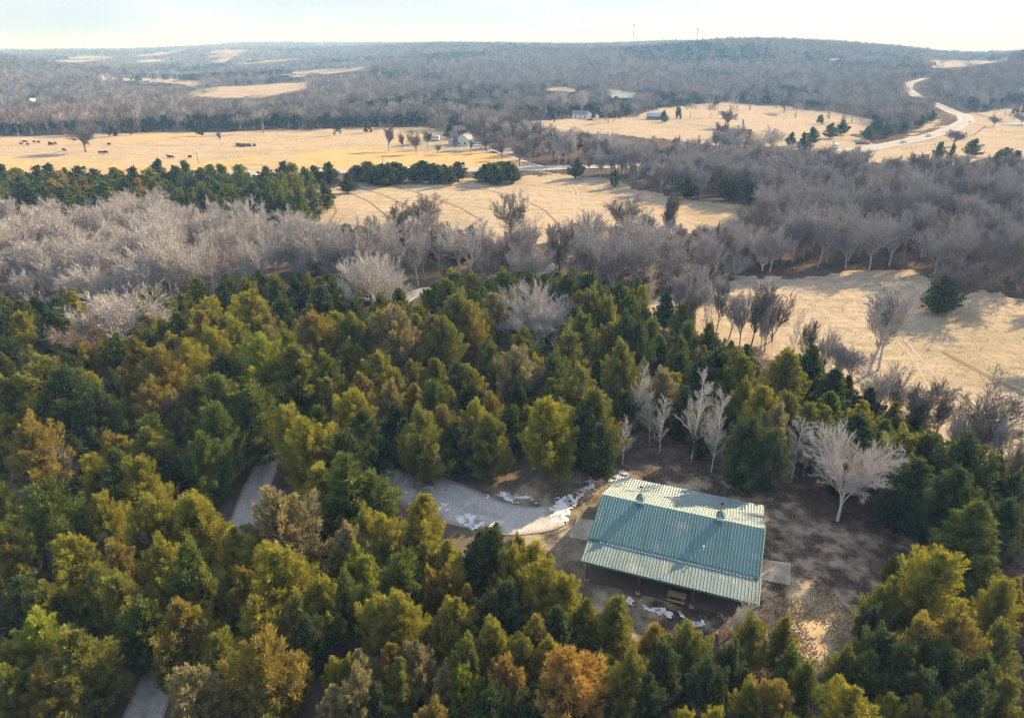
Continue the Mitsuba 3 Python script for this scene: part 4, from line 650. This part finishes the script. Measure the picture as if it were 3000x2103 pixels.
#MARK5
# ------------------------------------------------------------------ far woods: too many to count, one mesh of leafless trees and one of evergreens
def puff(seed, n, kind):
    r = np.random.default_rng(seed)
    if kind == 'bare':
        u = rand_dir(r, n); u[:, 2] = np.abs(u[:, 2]) * 1.1 - .25; q = r.random(n) ** .4
        base = u * [.30, .30, .36] * q[:, None] + [0, 0, .58]; d = unit(u * [.8, .8, .7] + [0, 0, .55] + rand_dir(r, n) * .35); L = r.uniform(.13, .24, n); w = r.uniform(.035, .06, n) * (40 / n) ** .6
        tb = np.zeros((3, 3)); tb[1, :2] = r.normal(0, .05, 2); tb[2, :2] = r.normal(0, .05, 2)
        base = np.vstack([base, tb]); d = np.vstack([d, unit(np.array([[0, 0, 1], [.25, .1, 1], [-.2, .15, 1]]))]); L = np.append(L, [.75, .6, .6]); w = np.append(w, [.05, .035, .035])
    else:
        z = r.random(n) ** .8; az = r.random(n) * 6.283; rr = .26 * (1 - z) ** .8 + .03
        base = np.stack([np.cos(az) * rr * .6, np.sin(az) * rr * .6, .05 + z * .8], 1); d = unit(np.stack([np.cos(az), np.sin(az), .8 + z], 1)); L = np.full(n, .26); w = np.full(n, .20)
    return spikes(base, d, L, w, r, rand_dir(r, len(base)))[0].reshape(-1, 3, 3)
def f_woods(p, n, uv):
    t = fbm(p.x * .012, p.y * .012, 4.0)
    c = mix((.17, .158, .152), (.39, .37, .36), smoothstep(.1, .95, uv.x))
    return mix(c, mi.Color3f(1.02, .90, .84) * c, smoothstep(.5, .75, t) * .7)
scene['mat_woods'] = matt(mikit.proc(f_woods))
def f_ever(p, n, uv): return mix((.030, .045, .022), (.085, .10, .035), uv.x)
scene['mat_evergreen'] = matt(mikit.proc(f_ever))
EXTRA = shapely.union_all([LineString(hwy).buffer(17), LineString([spot(*p)[:2] for p in LANE]).buffer(4)])
r = np.random.default_rng(77); pts = []
for d0, d1, s in ((440, 620, 6.2), (620, 900, 7.0), (900, 1300, 8.5), (1300, 1900, 11), (1900, 2800, 15), (2800, 4200, 22), (4200, 7500, 34)):
    m = int((d1 - d0) / s); ys = d0 + (np.arange(m) + .5) * s
    for y in ys:
        xs = np.arange(-.80 * y - 40, .80 * y + 40, s); pts.append(np.column_stack([xs + r.uniform(-.45, .45, len(xs)) * s, y + r.uniform(-.45, .45, len(xs)) * s, np.full(len(xs), s)]))
pts = np.vstack(pts); wx, wy = wobble(pts[:, 0], pts[:, 1]); inside = shapely.contains_xy(OPEN, pts[:, 0] + wx, pts[:, 1] + wy) & (r.random(len(pts)) > .04) & ~((pts[:, 1] > 800) & (meshkit.fbm(np.column_stack([pts[:, 0] / 70, pts[:, 1] / 110, pts[:, 0] * 0 + 8]), octaves=3) > .60)) | shapely.contains_xy(EXTRA, pts[:, 0], pts[:, 1])
FREE = shapely.union_all([BR, BW, POLY['valley'].convex_hull, POLY['east']])
inside |= (pts[:, 1] < 520) & shapely.contains_xy(FREE, pts[:, 0], pts[:, 1])
pts = pts[~inside]; pz = hgt(pts[:, 0], pts[:, 1])
tt = np.linspace(.25, .97, 26); vis = np.ones(len(pts), bool)
for t in tt: vis &= H + (pz + 14 - H) * t > hgt(pts[:, 0] * t, pts[:, 1] * t) + np.where(t * pts[:, 1] > 600, 4.0, -6)
pts, pz = pts[vis], pz[vis]
LOOKOUT = [Polygon(FIELDS[k][0]).buffer(-2) for k in FIELDS if k.startswith('far_') or k.startswith('cut')] + [Polygon([(x - a, y0), (x + a, y0), (x + a, y1), (x - a, y1)]) for x, a, y0, y1 in ((95, 14, 295, 310), (128, 7, 236, 245), (305, 4, 238, 256), (1707, 30, 325, 350), (1916, 22, 330, 350), (2440, 12, 173, 180), (1337, 18, 372, 384), (2690, 32, 228, 278), (2790, 60, 310, 345), (1825, 40, 276, 288))]
tall = np.full(len(pts), 17.0)
for hh_ in np.arange(16, 2, -1.0):
    q = project(np.column_stack([pts[:, :2], pz + hh_])); hit = np.zeros(len(pts), bool)
    for V in LOOKOUT: hit |= shapely.contains_xy(V, q[:, 0], q[:, 1])
    tall[hit & (q[:, 1] > 0)] = hh_ - 1
nz = meshkit.fbm(np.column_stack([pts[:, 0] / 150, pts[:, 1] / 210, pts[:, 0] * 0 + 3]), octaves=3)
ever = (r.random(len(pts)) < np.clip((nz - .53) * 8, .04, .85))
def woods(key, sel, kind, levels, label, bsdf):
    V, U = [], []
    for s_lo, s_hi, n in levels:
        idx = np.nonzero(sel & (pts[:, 2] >= s_lo) & (pts[:, 2] < s_hi))[0]; forms = [puff(500 + n + j, n, kind) for j in range(6)]
        which = r.integers(0, 6, len(idx)); turn = r.random(len(idx)) * 6.283; hh = (r.uniform(11, 16.5, len(idx)) if kind == 'bare' else r.uniform(7, 11, len(idx)))
        hh = np.where(hh > tall[idx] , np.maximum(np.minimum(hh, tall[idx] - 1), 1.2), hh)
        wide = np.maximum(hh * r.uniform(.9, 1.2, len(idx)), pts[idx, 2] * 1.55); tone = r.random(len(idx)) ** 1.3
        for j in range(6):
            k = np.nonzero(which == j)[0]; f = forms[j]; c, s_ = np.cos(turn[k]), np.sin(turn[k])
            x = f[None, :, :, 0] * wide[k, None, None]; y = f[None, :, :, 1] * wide[k, None, None]
            V.append(np.stack([x * c[:, None, None] - y * s_[:, None, None] + pts[idx[k], 0][:, None, None], x * s_[:, None, None] + y * c[:, None, None] + pts[idx[k], 1][:, None, None], f[None, :, :, 2] * hh[k, None, None] + pz[idx[k]][:, None, None] - .3], -1).reshape(-1, 3))
            U.append(np.repeat(np.stack([np.clip(tone[k, None] + r.normal(0, .15, (len(k), len(f))), 0, 1), np.zeros((len(k), len(f)))], -1).reshape(-1, 2), 3, 0))
    V, U = np.vstack(V), np.vstack(U); put(key, (V, np.arange(len(V)).reshape(-1, 3)), bsdf, False, U); labels[key] = {'label': label, 'category': 'woods', 'kind': 'stuff'}
    return len(V) // 3
BN, EN = ((0, 6.5, 90), (6.5, 8, 56), (8, 10, 36), (10, 14, 24), (14, 20, 18), (20, 99, 14)), ((0, 8, 60), (8, 12, 30), (12, 99, 16))
print('woods', len(pts), woods('far_woods', ~ever, 'bare', BN, 'grey leafless woods covering the far hills', 'mat_woods'), woods('far_evergreens', ever, 'ever', EN, 'dark evergreens scattered through the far hills', 'mat_evergreen'))
#MARK6
# ------------------------------------------------------------------ farms, cattle, road furniture
scene['mat_siding'] = gloss((.52, .60, .64), .7); scene['mat_slate'] = gloss((.20, .22, .24), .7); scene['mat_red'] = matt((.36, .075, .05)); scene['mat_blue'] = gloss((.03, .22, .42), .4); scene['mat_glass'] = gloss((.03, .04, .05), .15, 0, .8)
scene['mat_tin'] = gloss((.42, .45, .47), .45, .4); scene['mat_board'] = matt((.20, .16, .13)); scene['mat_cream'] = matt((.62, .58, .48)); scene['mat_cow'] = matt((.030, .020, .016)); scene['mat_cow_red'] = matt((.14, .055, .028)); scene['mat_orange'] = matt((.75, .28, .02)); scene['mat_pole'] = matt((.24, .21, .18))
scene['mat_water'] = gloss((.25, .30, .27), .25, 0, .6); scene['mat_yellow'] = matt((.62, .42, .05)); scene['mat_stone'] = matt((.10, .085, .075)); scene['mat_tyre'] = matt((.02, .02, .02)); scene['mat_paint_white'] = gloss((.75, .76, .78), .3); scene['mat_paint_dark'] = gloss((.06, .07, .08), .3); scene['mat_paint_red'] = gloss((.42, .05, .04), .3)
def building(name, px, py, label, w, d, eave, ridge, yaw, wall, roof_, windows=2, door=True, along='x', cat_='house', gambrel=False, extra=None):
    """A gabled building, its ridge along local x or y; local -y faces the camera when yaw is 0."""
    P = spot(px, py); t = T().translate([P[0], P[1], P[2]]).rotate([0, 0, 1], yaw); key = numbered(name); q = dict(to_world=t); o = .35
    hw, hl = (d / 2, w / 2) if along == 'x' else (w / 2, d / 2)
    top = [(-hw, eave), (-hw * .55, eave + (ridge - eave) * .68), (0, ridge), (hw * .55, eave + (ridge - eave) * .68), (hw, eave)] if gambrel else [(-hw, eave), (0, ridge), (hw, eave)]
    turn = np.eye(4) if along == 'x' else trimesh.transformations.rotation_matrix(math.pi / 2, [0, 0, 1])
    prof = Polygon([(-hw, -.6)] + top + [(hw, -.6)]); b = trimesh.creation.extrude_polygon(prof, 2 * hl); b.apply_transform(np.array([[0, 0, 1, -hl], [1, 0, 0, 0], [0, 1, 0, 0], [0, 0, 0, 1.0]])); b.apply_transform(turn)
    put(key + '__wall', b, wall, **q)
    a, c = np.array(top[0]), np.array(top[-1]); sl = unit(np.array(top[0]) - np.array(top[1])); sr = unit(np.array(top[-1]) - np.array(top[-2]))
    line = [tuple(a + sl * o)] + top[1:-1] + [tuple(c + sr * o)]
    rp_ = Polygon([(x, y + .04) for x, y in line] + [(x, y + .22) for x, y in line[::-1]]); rm = trimesh.creation.extrude_polygon(rp_, 2 * hl + 2 * o); rm.apply_transform(np.array([[0, 0, 1, -hl - o], [1, 0, 0, 0], [0, 1, 0, 0], [0, 0, 0, 1.0]])); rm.apply_transform(turn)
    put(key + '__roof', rm, roof_, **q)
    for i in range(windows):
        x = -w / 2 + w * (i + .7) / (windows + .4); k = numbered(key + '__window'); put(k, boxm([x, -d / 2 - .03, 1.55], [.95, .08, 1.25]), 'mat_glass', **q); put(k + '__frame', cat([boxm([x + s * .52, -d / 2 - .06, 1.55], [.10, .08, 1.45]) for s in (-1, 1)] + [boxm([x, -d / 2 - .06, 1.55 + s * .67], [.94, .08, .1]) for s in (-1, 1)]), 'mat_white', **q)
    if door: put(key + '__door', boxm([w * .30, -d / 2 - .04, 1.02], [1.0, .08, 2.05]), 'mat_board' if wall != 'mat_board' else 'mat_dark', **q)
    if extra: extra(key, q)
    tag(key, label, cat_); return key
def wing(key, q):
    b = boxm([-6.2, .6, 1.3], [4.6, 7.4, 3.8]); put(key + '__side_wing', b, 'mat_siding', **q); put(key + '__side_wing__roof', beam([-8.9, .6, 3.15], [-3.9, .6, 4.1], 8.0, .16), 'mat_slate', **q)
    for x in (-8.3, -6.2, -4.3): put(numbered(key + '__porch_post'), boxm([x, -4.3, 1.2], [.16, .16, 2.6]), 'mat_white', **q)
    put(key + '__porch_roof', boxm([-6.3, -3.75, 2.62], [4.9, 1.5, .12]), 'mat_slate', **q); put(key + '__chimney', boxm([1.2, 2.5, 5.3], [.6, .6, 1.5]), 'mat_board', **q)
building('farm_house', 1362, 425, 'pale blue farmhouse with grey roof and side porch beside the pasture', 8.2, 11, 3.1, 5.9, -14, 'mat_siding', 'mat_slate', 2, False, 'y', gambrel=True, extra=wing)
building('garage', 1337, 392, 'dark roofed red shed behind the pale blue farmhouse', 11, 7, 2.6, 4.8, 6, 'mat_red', 'mat_slate', 1, True, 'x', 'shed')
building('farm_house', 1700, 347, 'far white house with grey roof under two white trees', 12.5, 8, 3.0, 5.6, -8, 'mat_paint_white', 'mat_slate', 3)
building('outbuilding', 1724, 349, 'small white gabled outbuilding right of the far white house', 3.6, 5, 3.6, 5.4, 10, 'mat_paint_white', 'mat_tin', 0, True, 'y', 'shed')
building('outbuilding', 1749, 351, 'smallest white shed, furthest right of the far white house', 2.2, 3, 2.8, 3.8, 10, 'mat_paint_white', 'mat_tin', 0, False, 'y', 'shed')
building('hill_barn', 1916, 350, 'grey gambrel barn with dark open bays on the hill lane', 11, 8, 2.6, 5.2, -16, 'mat_board', 'mat_tin', 0, True, 'x', 'barn', True)
building('red_barn', 97, 310, 'red barn in the woods at far left', 6.5, 9, 4.2, 7.6, -10, 'mat_red', 'mat_tin', 0, True, 'y', 'barn', True)
building('tin_shed', 78, 308, 'low white roofed shed left of the red barn', 10, 6, 2.8, 4.2, 0, 'mat_board', 'mat_paint_white', 0, True, 'x', 'shed')
building('farm_house', 128, 246, 'white house on the wooded slope at far left', 12, 8, 3.2, 6.5, 20, 'mat_paint_white', 'mat_slate', 2)
building('farm_house', 172, 252, 'grey cottage right of the white house on the slope', 10, 6, 2.6, 4.6, 10, 'mat_cream', 'mat_tin', 2)
building('farm_house', 203, 314, 'tiny pale cabin right of the red barn', 5, 5, 2.6, 4.4, 0, 'mat_cream', 'mat_tin', 1)
building('long_shed', 2440, 181, 'long white roofed building in the woods of the right ridge', 17, 8, 3.5, 5, 0, 'mat_cream', 'mat_paint_white', 3, True, 'x', 'building')
building('long_shed', 2410, 180, 'shorter white building left of the long one on the ridge', 10, 7, 3, 4.5, 0, 'mat_cream', 'mat_paint_white', 2, True, 'x', 'building')
building('ridge_house', 935, 136, 'pale building on the far ridge left of centre', 40, 25, 14, 20, 0, 'mat_cream', 'mat_tin', 0, False, 'x', 'building')
def open_shed(px, py):
    P = spot(px, py); q = dict(to_world=T().translate(list(P)).rotate([0, 0, 1], -4)); k = 'open_shed'
    put(k + '__roof', beam([0, -2.6, 2.7], [0, 2.6, 3.5], 12.5, .12), 'mat_blue', **q); put(k + '__back_wall', boxm([0, 2.3, 1.5], [12, .12, 3.4]), 'mat_board', **q)
    for x in (-5.8, -2, 2, 5.8): put(numbered(k + '__post'), boxm([x, -2.3, 1.2], [.18, .18, 2.9]), 'mat_pole', **q)
    tag(k, 'low open shed with bright blue roof among bare trees', 'shed')
open_shed(2175, 396)
def trailer(px, py, L, yaw, label):
    P = spot(px, py); k = numbered('camper_trailer'); q = dict(to_world=T().translate(list(P)).rotate([0, 0, 1], yaw))
    prof = Polygon([(-L / 2, .5), (-L / 2 - .25, 1.6), (-L / 2 + .3, 2.9), (L / 2 - .2, 2.9), (L / 2, 2.6), (L / 2, .5)]); b = trimesh.creation.extrude_polygon(prof, 2.4); b.apply_transform(np.array([[1, 0, 0, 0], [0, 0, -1, 1.2], [0, 1, 0, 0], [0, 0, 0, 1.0]]))
    put(k + '__body', b, 'mat_paint_white', **q)
    for x in (-L * .28, L * .05, L * .3): put(numbered(k + '__window'), boxm([x, -1.22, 1.9], [.9, .05, .6]), 'mat_glass', **q)
    put(k + '__door', boxm([L * .18, -1.22, 1.4], [.65, .05, 1.7]), 'mat_tin', **q)
    for x in (-.5, .5):
        for s in (-1, 1): put(numbered(k + '__wheel'), trimesh.creation.cylinder(.36, .22, sections=14).apply_transform(trimesh.transformations.rotation_matrix(math.pi / 2, [1, 0, 0])).apply_translation([x, s * 1.1, .36]), 'mat_tyre', **q)
    tag(k, label, 'trailer')
trailer(1270, 413, 7.6, -6, 'white camper trailer left of the pale blue farmhouse'); trailer(2447, 437, 5, 60, 'small white trailer by the trees below the curved hill field')
def car(px, py, yaw, paint, label, lift=.25):
    P = spot(px, py); k = numbered('car'); q = dict(to_world=T().translate([P[0], P[1], P[2] + lift]).rotate([0, 0, 1], yaw))
    side = Polygon([(-2.2, .32), (-2.25, .8), (-2.0, .98), (2.0, .92), (2.25, .72), (2.25, .32)]); b = trimesh.creation.extrude_polygon(side.buffer(.06), 1.72); cab = trimesh.creation.extrude_polygon(Polygon([(-1.55, .98), (-1.1, 1.46), (.35, 1.46), (1.1, .96)]), 1.5); M = lambda w: np.array([[1, 0, 0, 0], [0, 0, -1, w], [0, 1, 0, 0], [0, 0, 0, 1.0]])
    b.apply_transform(M(.86)); cab.apply_transform(M(.75)); put(k + '__body', b, paint, **q); put(k + '__cabin', cab, 'mat_glass', **q); put(k + '__car_roof', boxm([-.4, 0, 1.49], [1.4, 1.42, .05]), paint, **q)
    for x in (-1.4, 1.4):
        for s in (-1, 1): put(numbered(k + '__wheel'), trimesh.creation.cylinder(.33, .22, sections=14).apply_transform(trimesh.transformations.rotation_matrix(math.pi / 2, [1, 0, 0])).apply_translation([x, s * .78, .33]), 'mat_tyre', **q)
    for s in (-1, 1): put(numbered(k + '__headlight'), boxm([2.29, s * .6, .66], [.06, .34, .14]), 'mat_white', **q)
    tag(k, label, 'car')
car(2645, 421, 25, 'mat_paint_white', 'white car on the highway, the nearer of two'); car(2720, 402, 35, 'mat_paint_white', 'pale car on the highway bend, the farther of two'); car(1397, 423, 15, 'mat_paint_white', 'white car parked right of the pale blue farmhouse', .02)
car(2518, 423, 5, 'mat_paint_dark', 'dark car parked by the trees below the highway bend', .02); car(2534, 423, 0, 'mat_paint_red', 'red car parked by the trees below the highway bend', .02)
def cow_mesh(graze):
    import manifold3d as m3
    def ball(p, r): return m3.Manifold.sphere(r, 14).translate(p)
    def bone(*pr): return m3.Manifold.batch_hull([ball(p, r) for p, r in pr])
    hd = [1.35, 0, .38] if graze else [1.45, 0, 1.35]
    body = bone(([-.75, 0, .98], .34), ([-.2, 0, .92], .40), ([.55, 0, .92], .42)) + bone(([.6, 0, 1.0], .30), ([1.1, 0, .85 if graze else 1.2], .19)) + bone(([1.1, 0, .8 if graze else 1.22], .17), (hd, .13), ([hd[0] + .2, 0, hd[2] - (.12 if graze else .08)], .09))
    for x, s in ((.6, .2), (.6, -.2), (-.8, .2), (-.8, -.2)):
        body += bone(([x, s, .75], .15), ([x + .03, s, .38], .075)) + bone(([x + .03, s, .38], .075), ([x, s, .05], .06))
    body += bone(([-1.08, 0, 1.1], .05), ([-1.18, 0, .55], .035)); 
    for s in (-1, 1): body += bone(([hd[0] - .12, s * .1, hd[2] + .08], .05), ([hd[0] - .15, s * .26, hd[2] + .06], .03))
    m = body.refine_to_length(.16).to_mesh(); return trimesh.smoothing.filter_taubin(trimesh.Trimesh(m.vert_properties[:, :3], m.tri_verts), iterations=6)
cows = [mikit.ply(cow_mesh(g), None, True) for g in (True, False)]
COW = [(145,857,1),(170,845,1),(190,862,1),(232,845,1),(262,847,1),(337,853,1),(348,862,0),(375,855,1),(432,900,1),(585,857,1),(735,862,0),(682,918,0),(713,915,0),(1135,945,0),(1155,949,0),(1280,947,0),(503,832,0)]
W = ['leftmost brown cow of the scattered far group', 'upper brown cow near the left edge of the pasture', 'lower brown cow of the three nearest the left edge', 'brown cow left of a close pair in the far group', 'brown cow right of a close pair in the far group', 'brown cow grazing above a black one left of the lone oak', 'black cow just below two brown ones left of the lone oak', 'brown cow nearest the lone oak on its left', 'brown cow standing apart below the far group', 'brown cow hidden behind the branches of the lone oak', 'black cow alone to the right of the lone oak', 'black cow, left one of the pair right of the lone oak', 'black cow, right one of the pair right of the lone oak', 'black cow, left one of the close pair above the cedar belt', 'larger black cow of the close pair above the cedar belt', 'black cow farthest right in the golden pasture', 'black cow lying highest in the pasture, above the lone oak']
for i, ((cx, cy, red), text) in enumerate(zip(COW, W)):
    P = spot(cx / 2.296, 50 + (cy + 5) / 2.296); k = numbered('cow'); r = np.random.default_rng(i)
    scene[k] = {**cows[i % 3 == 1], 'bsdf': {'type': 'ref', 'id': 'mat_cow_red' if red else 'mat_cow'}, 'to_world': T().translate([P[0], P[1], P[2] + .05]).rotate([0, 0, 1], r.choice([10, 170, 200, -20, 150])).scale(1.12)}
    tag(k, text, 'cow', 'cattle in the golden pasture')
r = np.random.default_rng(3); P = spot(716, 429)
put('rubble_heap', cat([trimesh.creation.icosphere(1, 1).apply_scale(r.uniform(.4, 1.0, 3) * [1.3, 1, .9]).apply_translation([r.normal(0, 3.2 if i > 24 else 1.7), r.normal(0, 1), r.uniform(.1, 1.3) if i < 25 else .2]) for i in range(44)]), 'mat_stone', to_world=T().translate(list(P))); tag('rubble_heap', 'dark heap of stones and brush in the golden pasture', 'heap')
P = spot(2262, 341); put('fallen_log', cat([tube([[-4.5, 0, .9], [0, .1, .5], [4.5, -.3, .3]], [.15, .25, .3], 6), tube([[-1.5, 0, .6], [-3, .8, 1.4]], [.12, .04], 5), tube([[1.5, 0, .4], [2.8, -.4, 1.3]], [.12, .04], 5), tube([[-3, 0, .8], [-4.6, -.6, 1.6]], [.1, .03], 5)]), 'mat_stone', to_world=T().translate(list(P))); tag('fallen_log', 'dark fallen tree lying on the curved hill field', 'log')
def pond(key, pix, label):
    poly = world_poly(pix).buffer(3).buffer(-1); x, y = np.array(poly.exterior.coords).T; z = float(np.percentile(hgt(x, y), 85)) + .25
    m = trimesh.creation.extrude_polygon(poly, 3, engine='earcut'); m.apply_translation([0, 0, z - 3]); put(key, m, 'mat_water'); labels[key] = {'kind': 'structure', 'label': label, 'category': 'pond'}
pond('pond', [(1768,276),(1780,270),(1830,271),(1882,280),(1890,286),(1850,290),(1790,289),(1770,284)], 'grey green frozen pond at the foot of the wooded ridge'); pond('pond_001', [(2940,366),(2960,363),(3020,362),(3060,365),(3000,369),(2960,369)], 'pale pond on the hillside at the right edge')
def post_sign(px, py, hgt_, size, mat, label, diamond=False, yaw=0):
    P = spot(px, py); k = numbered('road_sign'); q = dict(to_world=T().translate(list(P)).rotate([0, 0, 1], yaw)); put(k + '__post', boxm([0, 0, hgt_ / 2], [.09, .09, hgt_]), 'mat_tin', **q)
    b = trimesh.creation.box([size, .04, size]); 
    if diamond: b.apply_transform(trimesh.transformations.rotation_matrix(math.pi / 4, [0, 1, 0]))
    put(k + '__panel', b.apply_translation([0, -.07, hgt_ - size * .3]), mat, **q); tag(k, label, 'sign')
post_sign(2838, 369, 2.9, 1.25, 'mat_orange', 'orange road sign on the outer side of the highway bend', True); post_sign(2811, 327, 2.6, 1.0, 'mat_blue', 'small blue sign where the highway leaves the bend'); post_sign(2804, 372, 2.4, .7, 'mat_yellow', 'small yellow sign beside the highway bend', True)
def pole(px, py, top, label, arm=True):
    P = spot(px, py); lo = 3.0
    while project([P[0], P[1], P[2] + lo])[0, 1] > top: lo += .1
    k = numbered('utility_pole'); q = dict(to_world=T().translate(list(P)).rotate([0, 0, 1], 10)); put(k + '__pole', tube([[0, 0, 0], [0, 0, lo]], [.17, .11], 8), 'mat_pole', **q)
    if arm: put(k + '__crossarm', boxm([0, -.15, lo - .5], [2.2, .1, .12]), 'mat_pole', **q)
    tag(k, label, 'pole')
for a in ((582, 481, 446, 'pole standing in the pasture above the cedar belt'), (1652, 508, 466, 'pale pole at the junction of drive and highway'), (1601, 513, 499, 'short post at the left of the drive entrance', False), (1121, 479, 454, 'pole behind the roadside hedge cedars'), (2943, 319, 296, 'pole at the foot of the right hill'), (1586, 470, 432, 'pole beside the end of the farm lane'), (1795, 560, 515, 'pole at the right edge of the hay field')): pole(*a)
def mast(px, y0, y1, D, label):
    a, b = at_distance(px, y0, D), at_distance(px, y1, D); k = numbered('radio_mast'); z0 = float(hgt(a[0], a[1])); w = .9
    legs = [tube([[a[0] + w * math.cos(t), a[1] + w * math.sin(t), z0 - 1], [a[0] + w * math.cos(t), a[1] + w * math.sin(t), b[2]]], [.22, .2], 5) for t in (0, 2.1, 4.2)]
    n = int((b[2] - z0) / 3); bars = [beam([a[0] + w * math.cos(t), a[1] + w * math.sin(t), z0 + 3 * i], [a[0] + w * math.cos(t + 2.1), a[1] + w * math.sin(t + 2.1), z0 + 3 * i + 3], .14) for i in range(n) for t in (0, 2.1, 4.2)]
    put(k + '__lattice', cat(legs + bars), 'mat_tin'); put(k + '__antenna', boxm([a[0], a[1], b[2]], [3.2, 3.2, 2.4]), 'mat_red'); tag(k, label, 'mast')
mast(1854, 130, 73, 2300, 'taller thin radio mast on the skyline'); mast(2041, 125, 86, 1900, 'shorter radio mast on the skyline, right of the taller one')
P = spot(305, 256); put('silo', cat([trimesh.creation.cylinder(2.6, 15, sections=20).apply_translation([0, 0, 7]), trimesh.creation.icosphere(2, 2.6).apply_scale([1, 1, .6]).apply_translation([0, 0, 14.4])]), 'mat_cream', to_world=T().translate(list(P))); tag('silo', 'pale silo standing in the woods at far left', 'silo')
rail = np.array([spot(*p) for p in ((2400, 463), (2470, 455), (2550, 446), (2630, 434))]); ls = LineString(rail[:, :2])
sm = np.array([ls.interpolate(d).coords[0][:2] for d in np.arange(0, ls.length, 4.0)]); zs = hgt(sm[:, 0], sm[:, 1])
put('guard_rail__rail', cat([beam([*sm[i], zs[i] + .62], [*sm[i + 1], zs[i + 1] + .62], .1, .34) for i in range(len(sm) - 1)]), 'mat_tin')
for i in range(0, len(sm), 2): put(numbered('guard_rail__post'), boxm([*sm[i], zs[i] + .3], [.16, .16, .75]), 'mat_pole')
tag('guard_rail', 'grey guard rail along the near side of the highway', 'guard rail')
for nm, pix in (('fence', ((2640, 440), (2760, 424), (2850, 400), (2888, 372))), ('fence', ((1500, 352), (1860, 352), (1990, 362), (2100, 376))), ('fence', ((2850, 330), (2900, 352), (2945, 366)))):
    k = numbered(nm); fp = np.array([spot(*p) for p in pix]); ls = LineString(fp[:, :2]); sm = np.array([ls.interpolate(d).coords[0][:2] for d in np.arange(0, ls.length, 5.0)]); zs = hgt(sm[:, 0], sm[:, 1])
    put(k + '__wire', cat([beam([*sm[i], zs[i] + h_], [*sm[i + 1], zs[i + 1] + h_], .03) for i in range(len(sm) - 1) for h_ in (.5, 1.05)]), 'mat_pole')
    for i in range(len(sm)): put(numbered(k + '__post'), boxm([*sm[i], zs[i] + .55], [.16, .16, 1.4]), 'mat_pole')
    tag(k, {'fence': 'wire fence climbing the right field beside the highway bend', 'fence_001': 'wire fence along the lane below the hill barn', 'fence_002': 'wire fence on the hillside beyond the highway'}[k], 'fence')
for k, o, mat in (('road_line', 0, 'mat_yellow'), ('road_line_001', 3.6, 'mat_paint_white'), ('road_line_002', -3.6, 'mat_paint_white')):
    (v, f), _ = ribbon(hwy, abs(o) * 2 if o else .3, .30, 3.0, 2); c = v.reshape(-1, 2, 3)[:, 0 if o <= 0 else 1] if o else v.reshape(-1, 2, 3).mean(1)
    m, uv = ribbon(c[:, :2], .22 if o else .32, .30, 3.0, 2); put(k, m, mat, True); labels[k] = {'kind': 'structure'}
# ------------------------------------------------------------------ dry tufts on the near field and the barn yard
r = np.random.default_rng(55); V = []
for zone, n in ((POLY['near'].intersection(Polygon([(0, 40), (200, 40), (200, 175), (0, 175)])), 26000), (POLY['yard'], 16000), (POLY['bright'], 6000)):
    x0, y0, x1, y1 = zone.bounds; P = np.column_stack([r.uniform(x0, x1, n * 2), r.uniform(y0, y1, n * 2)]); P = P[shapely.contains_xy(zone, *P.T)][:n]; P = P[~shapely.contains_xy(roads, *P.T)]
    P = P[meshkit.noise(np.column_stack([P / 2.2, P[:, 0] * 0])) + r.normal(0, .2, len(P)) > .45]
    P = P[~((np.abs((P[:, 0] - BX) * math.cos(YAW) + (P[:, 1] - BY) * math.sin(YAW)) < BLEN / 2 + .3) & (np.abs(-(P[:, 0] - BX) * math.sin(YAW) + (P[:, 1] - BY) * math.cos(YAW)) < 8.5))]
    b = np.column_stack([P, hgt(*P.T) - .01]); V.append(spikes(b, unit(np.column_stack([r.normal(0, .7, (len(b), 2)), np.ones(len(b))])), r.uniform(.08, .24, len(b)), r.uniform(.08, .22, len(b)), r)[0])
V = np.vstack(V); put('dry_grass', (V, np.arange(len(V)).reshape(-1, 3)), 'mat_grass'); labels['dry_grass'] = {'kind': 'stuff', 'label': 'dry tufts of winter grass on the near field and yard', 'category': 'grass'}
def f_grass(p, n, uv): return mix((.30, .235, .15), (.52, .43, .30), noise(p.x * 1.3, p.y * 1.3, 2.0))
scene['mat_grass'] = matt(mikit.proc(f_grass))
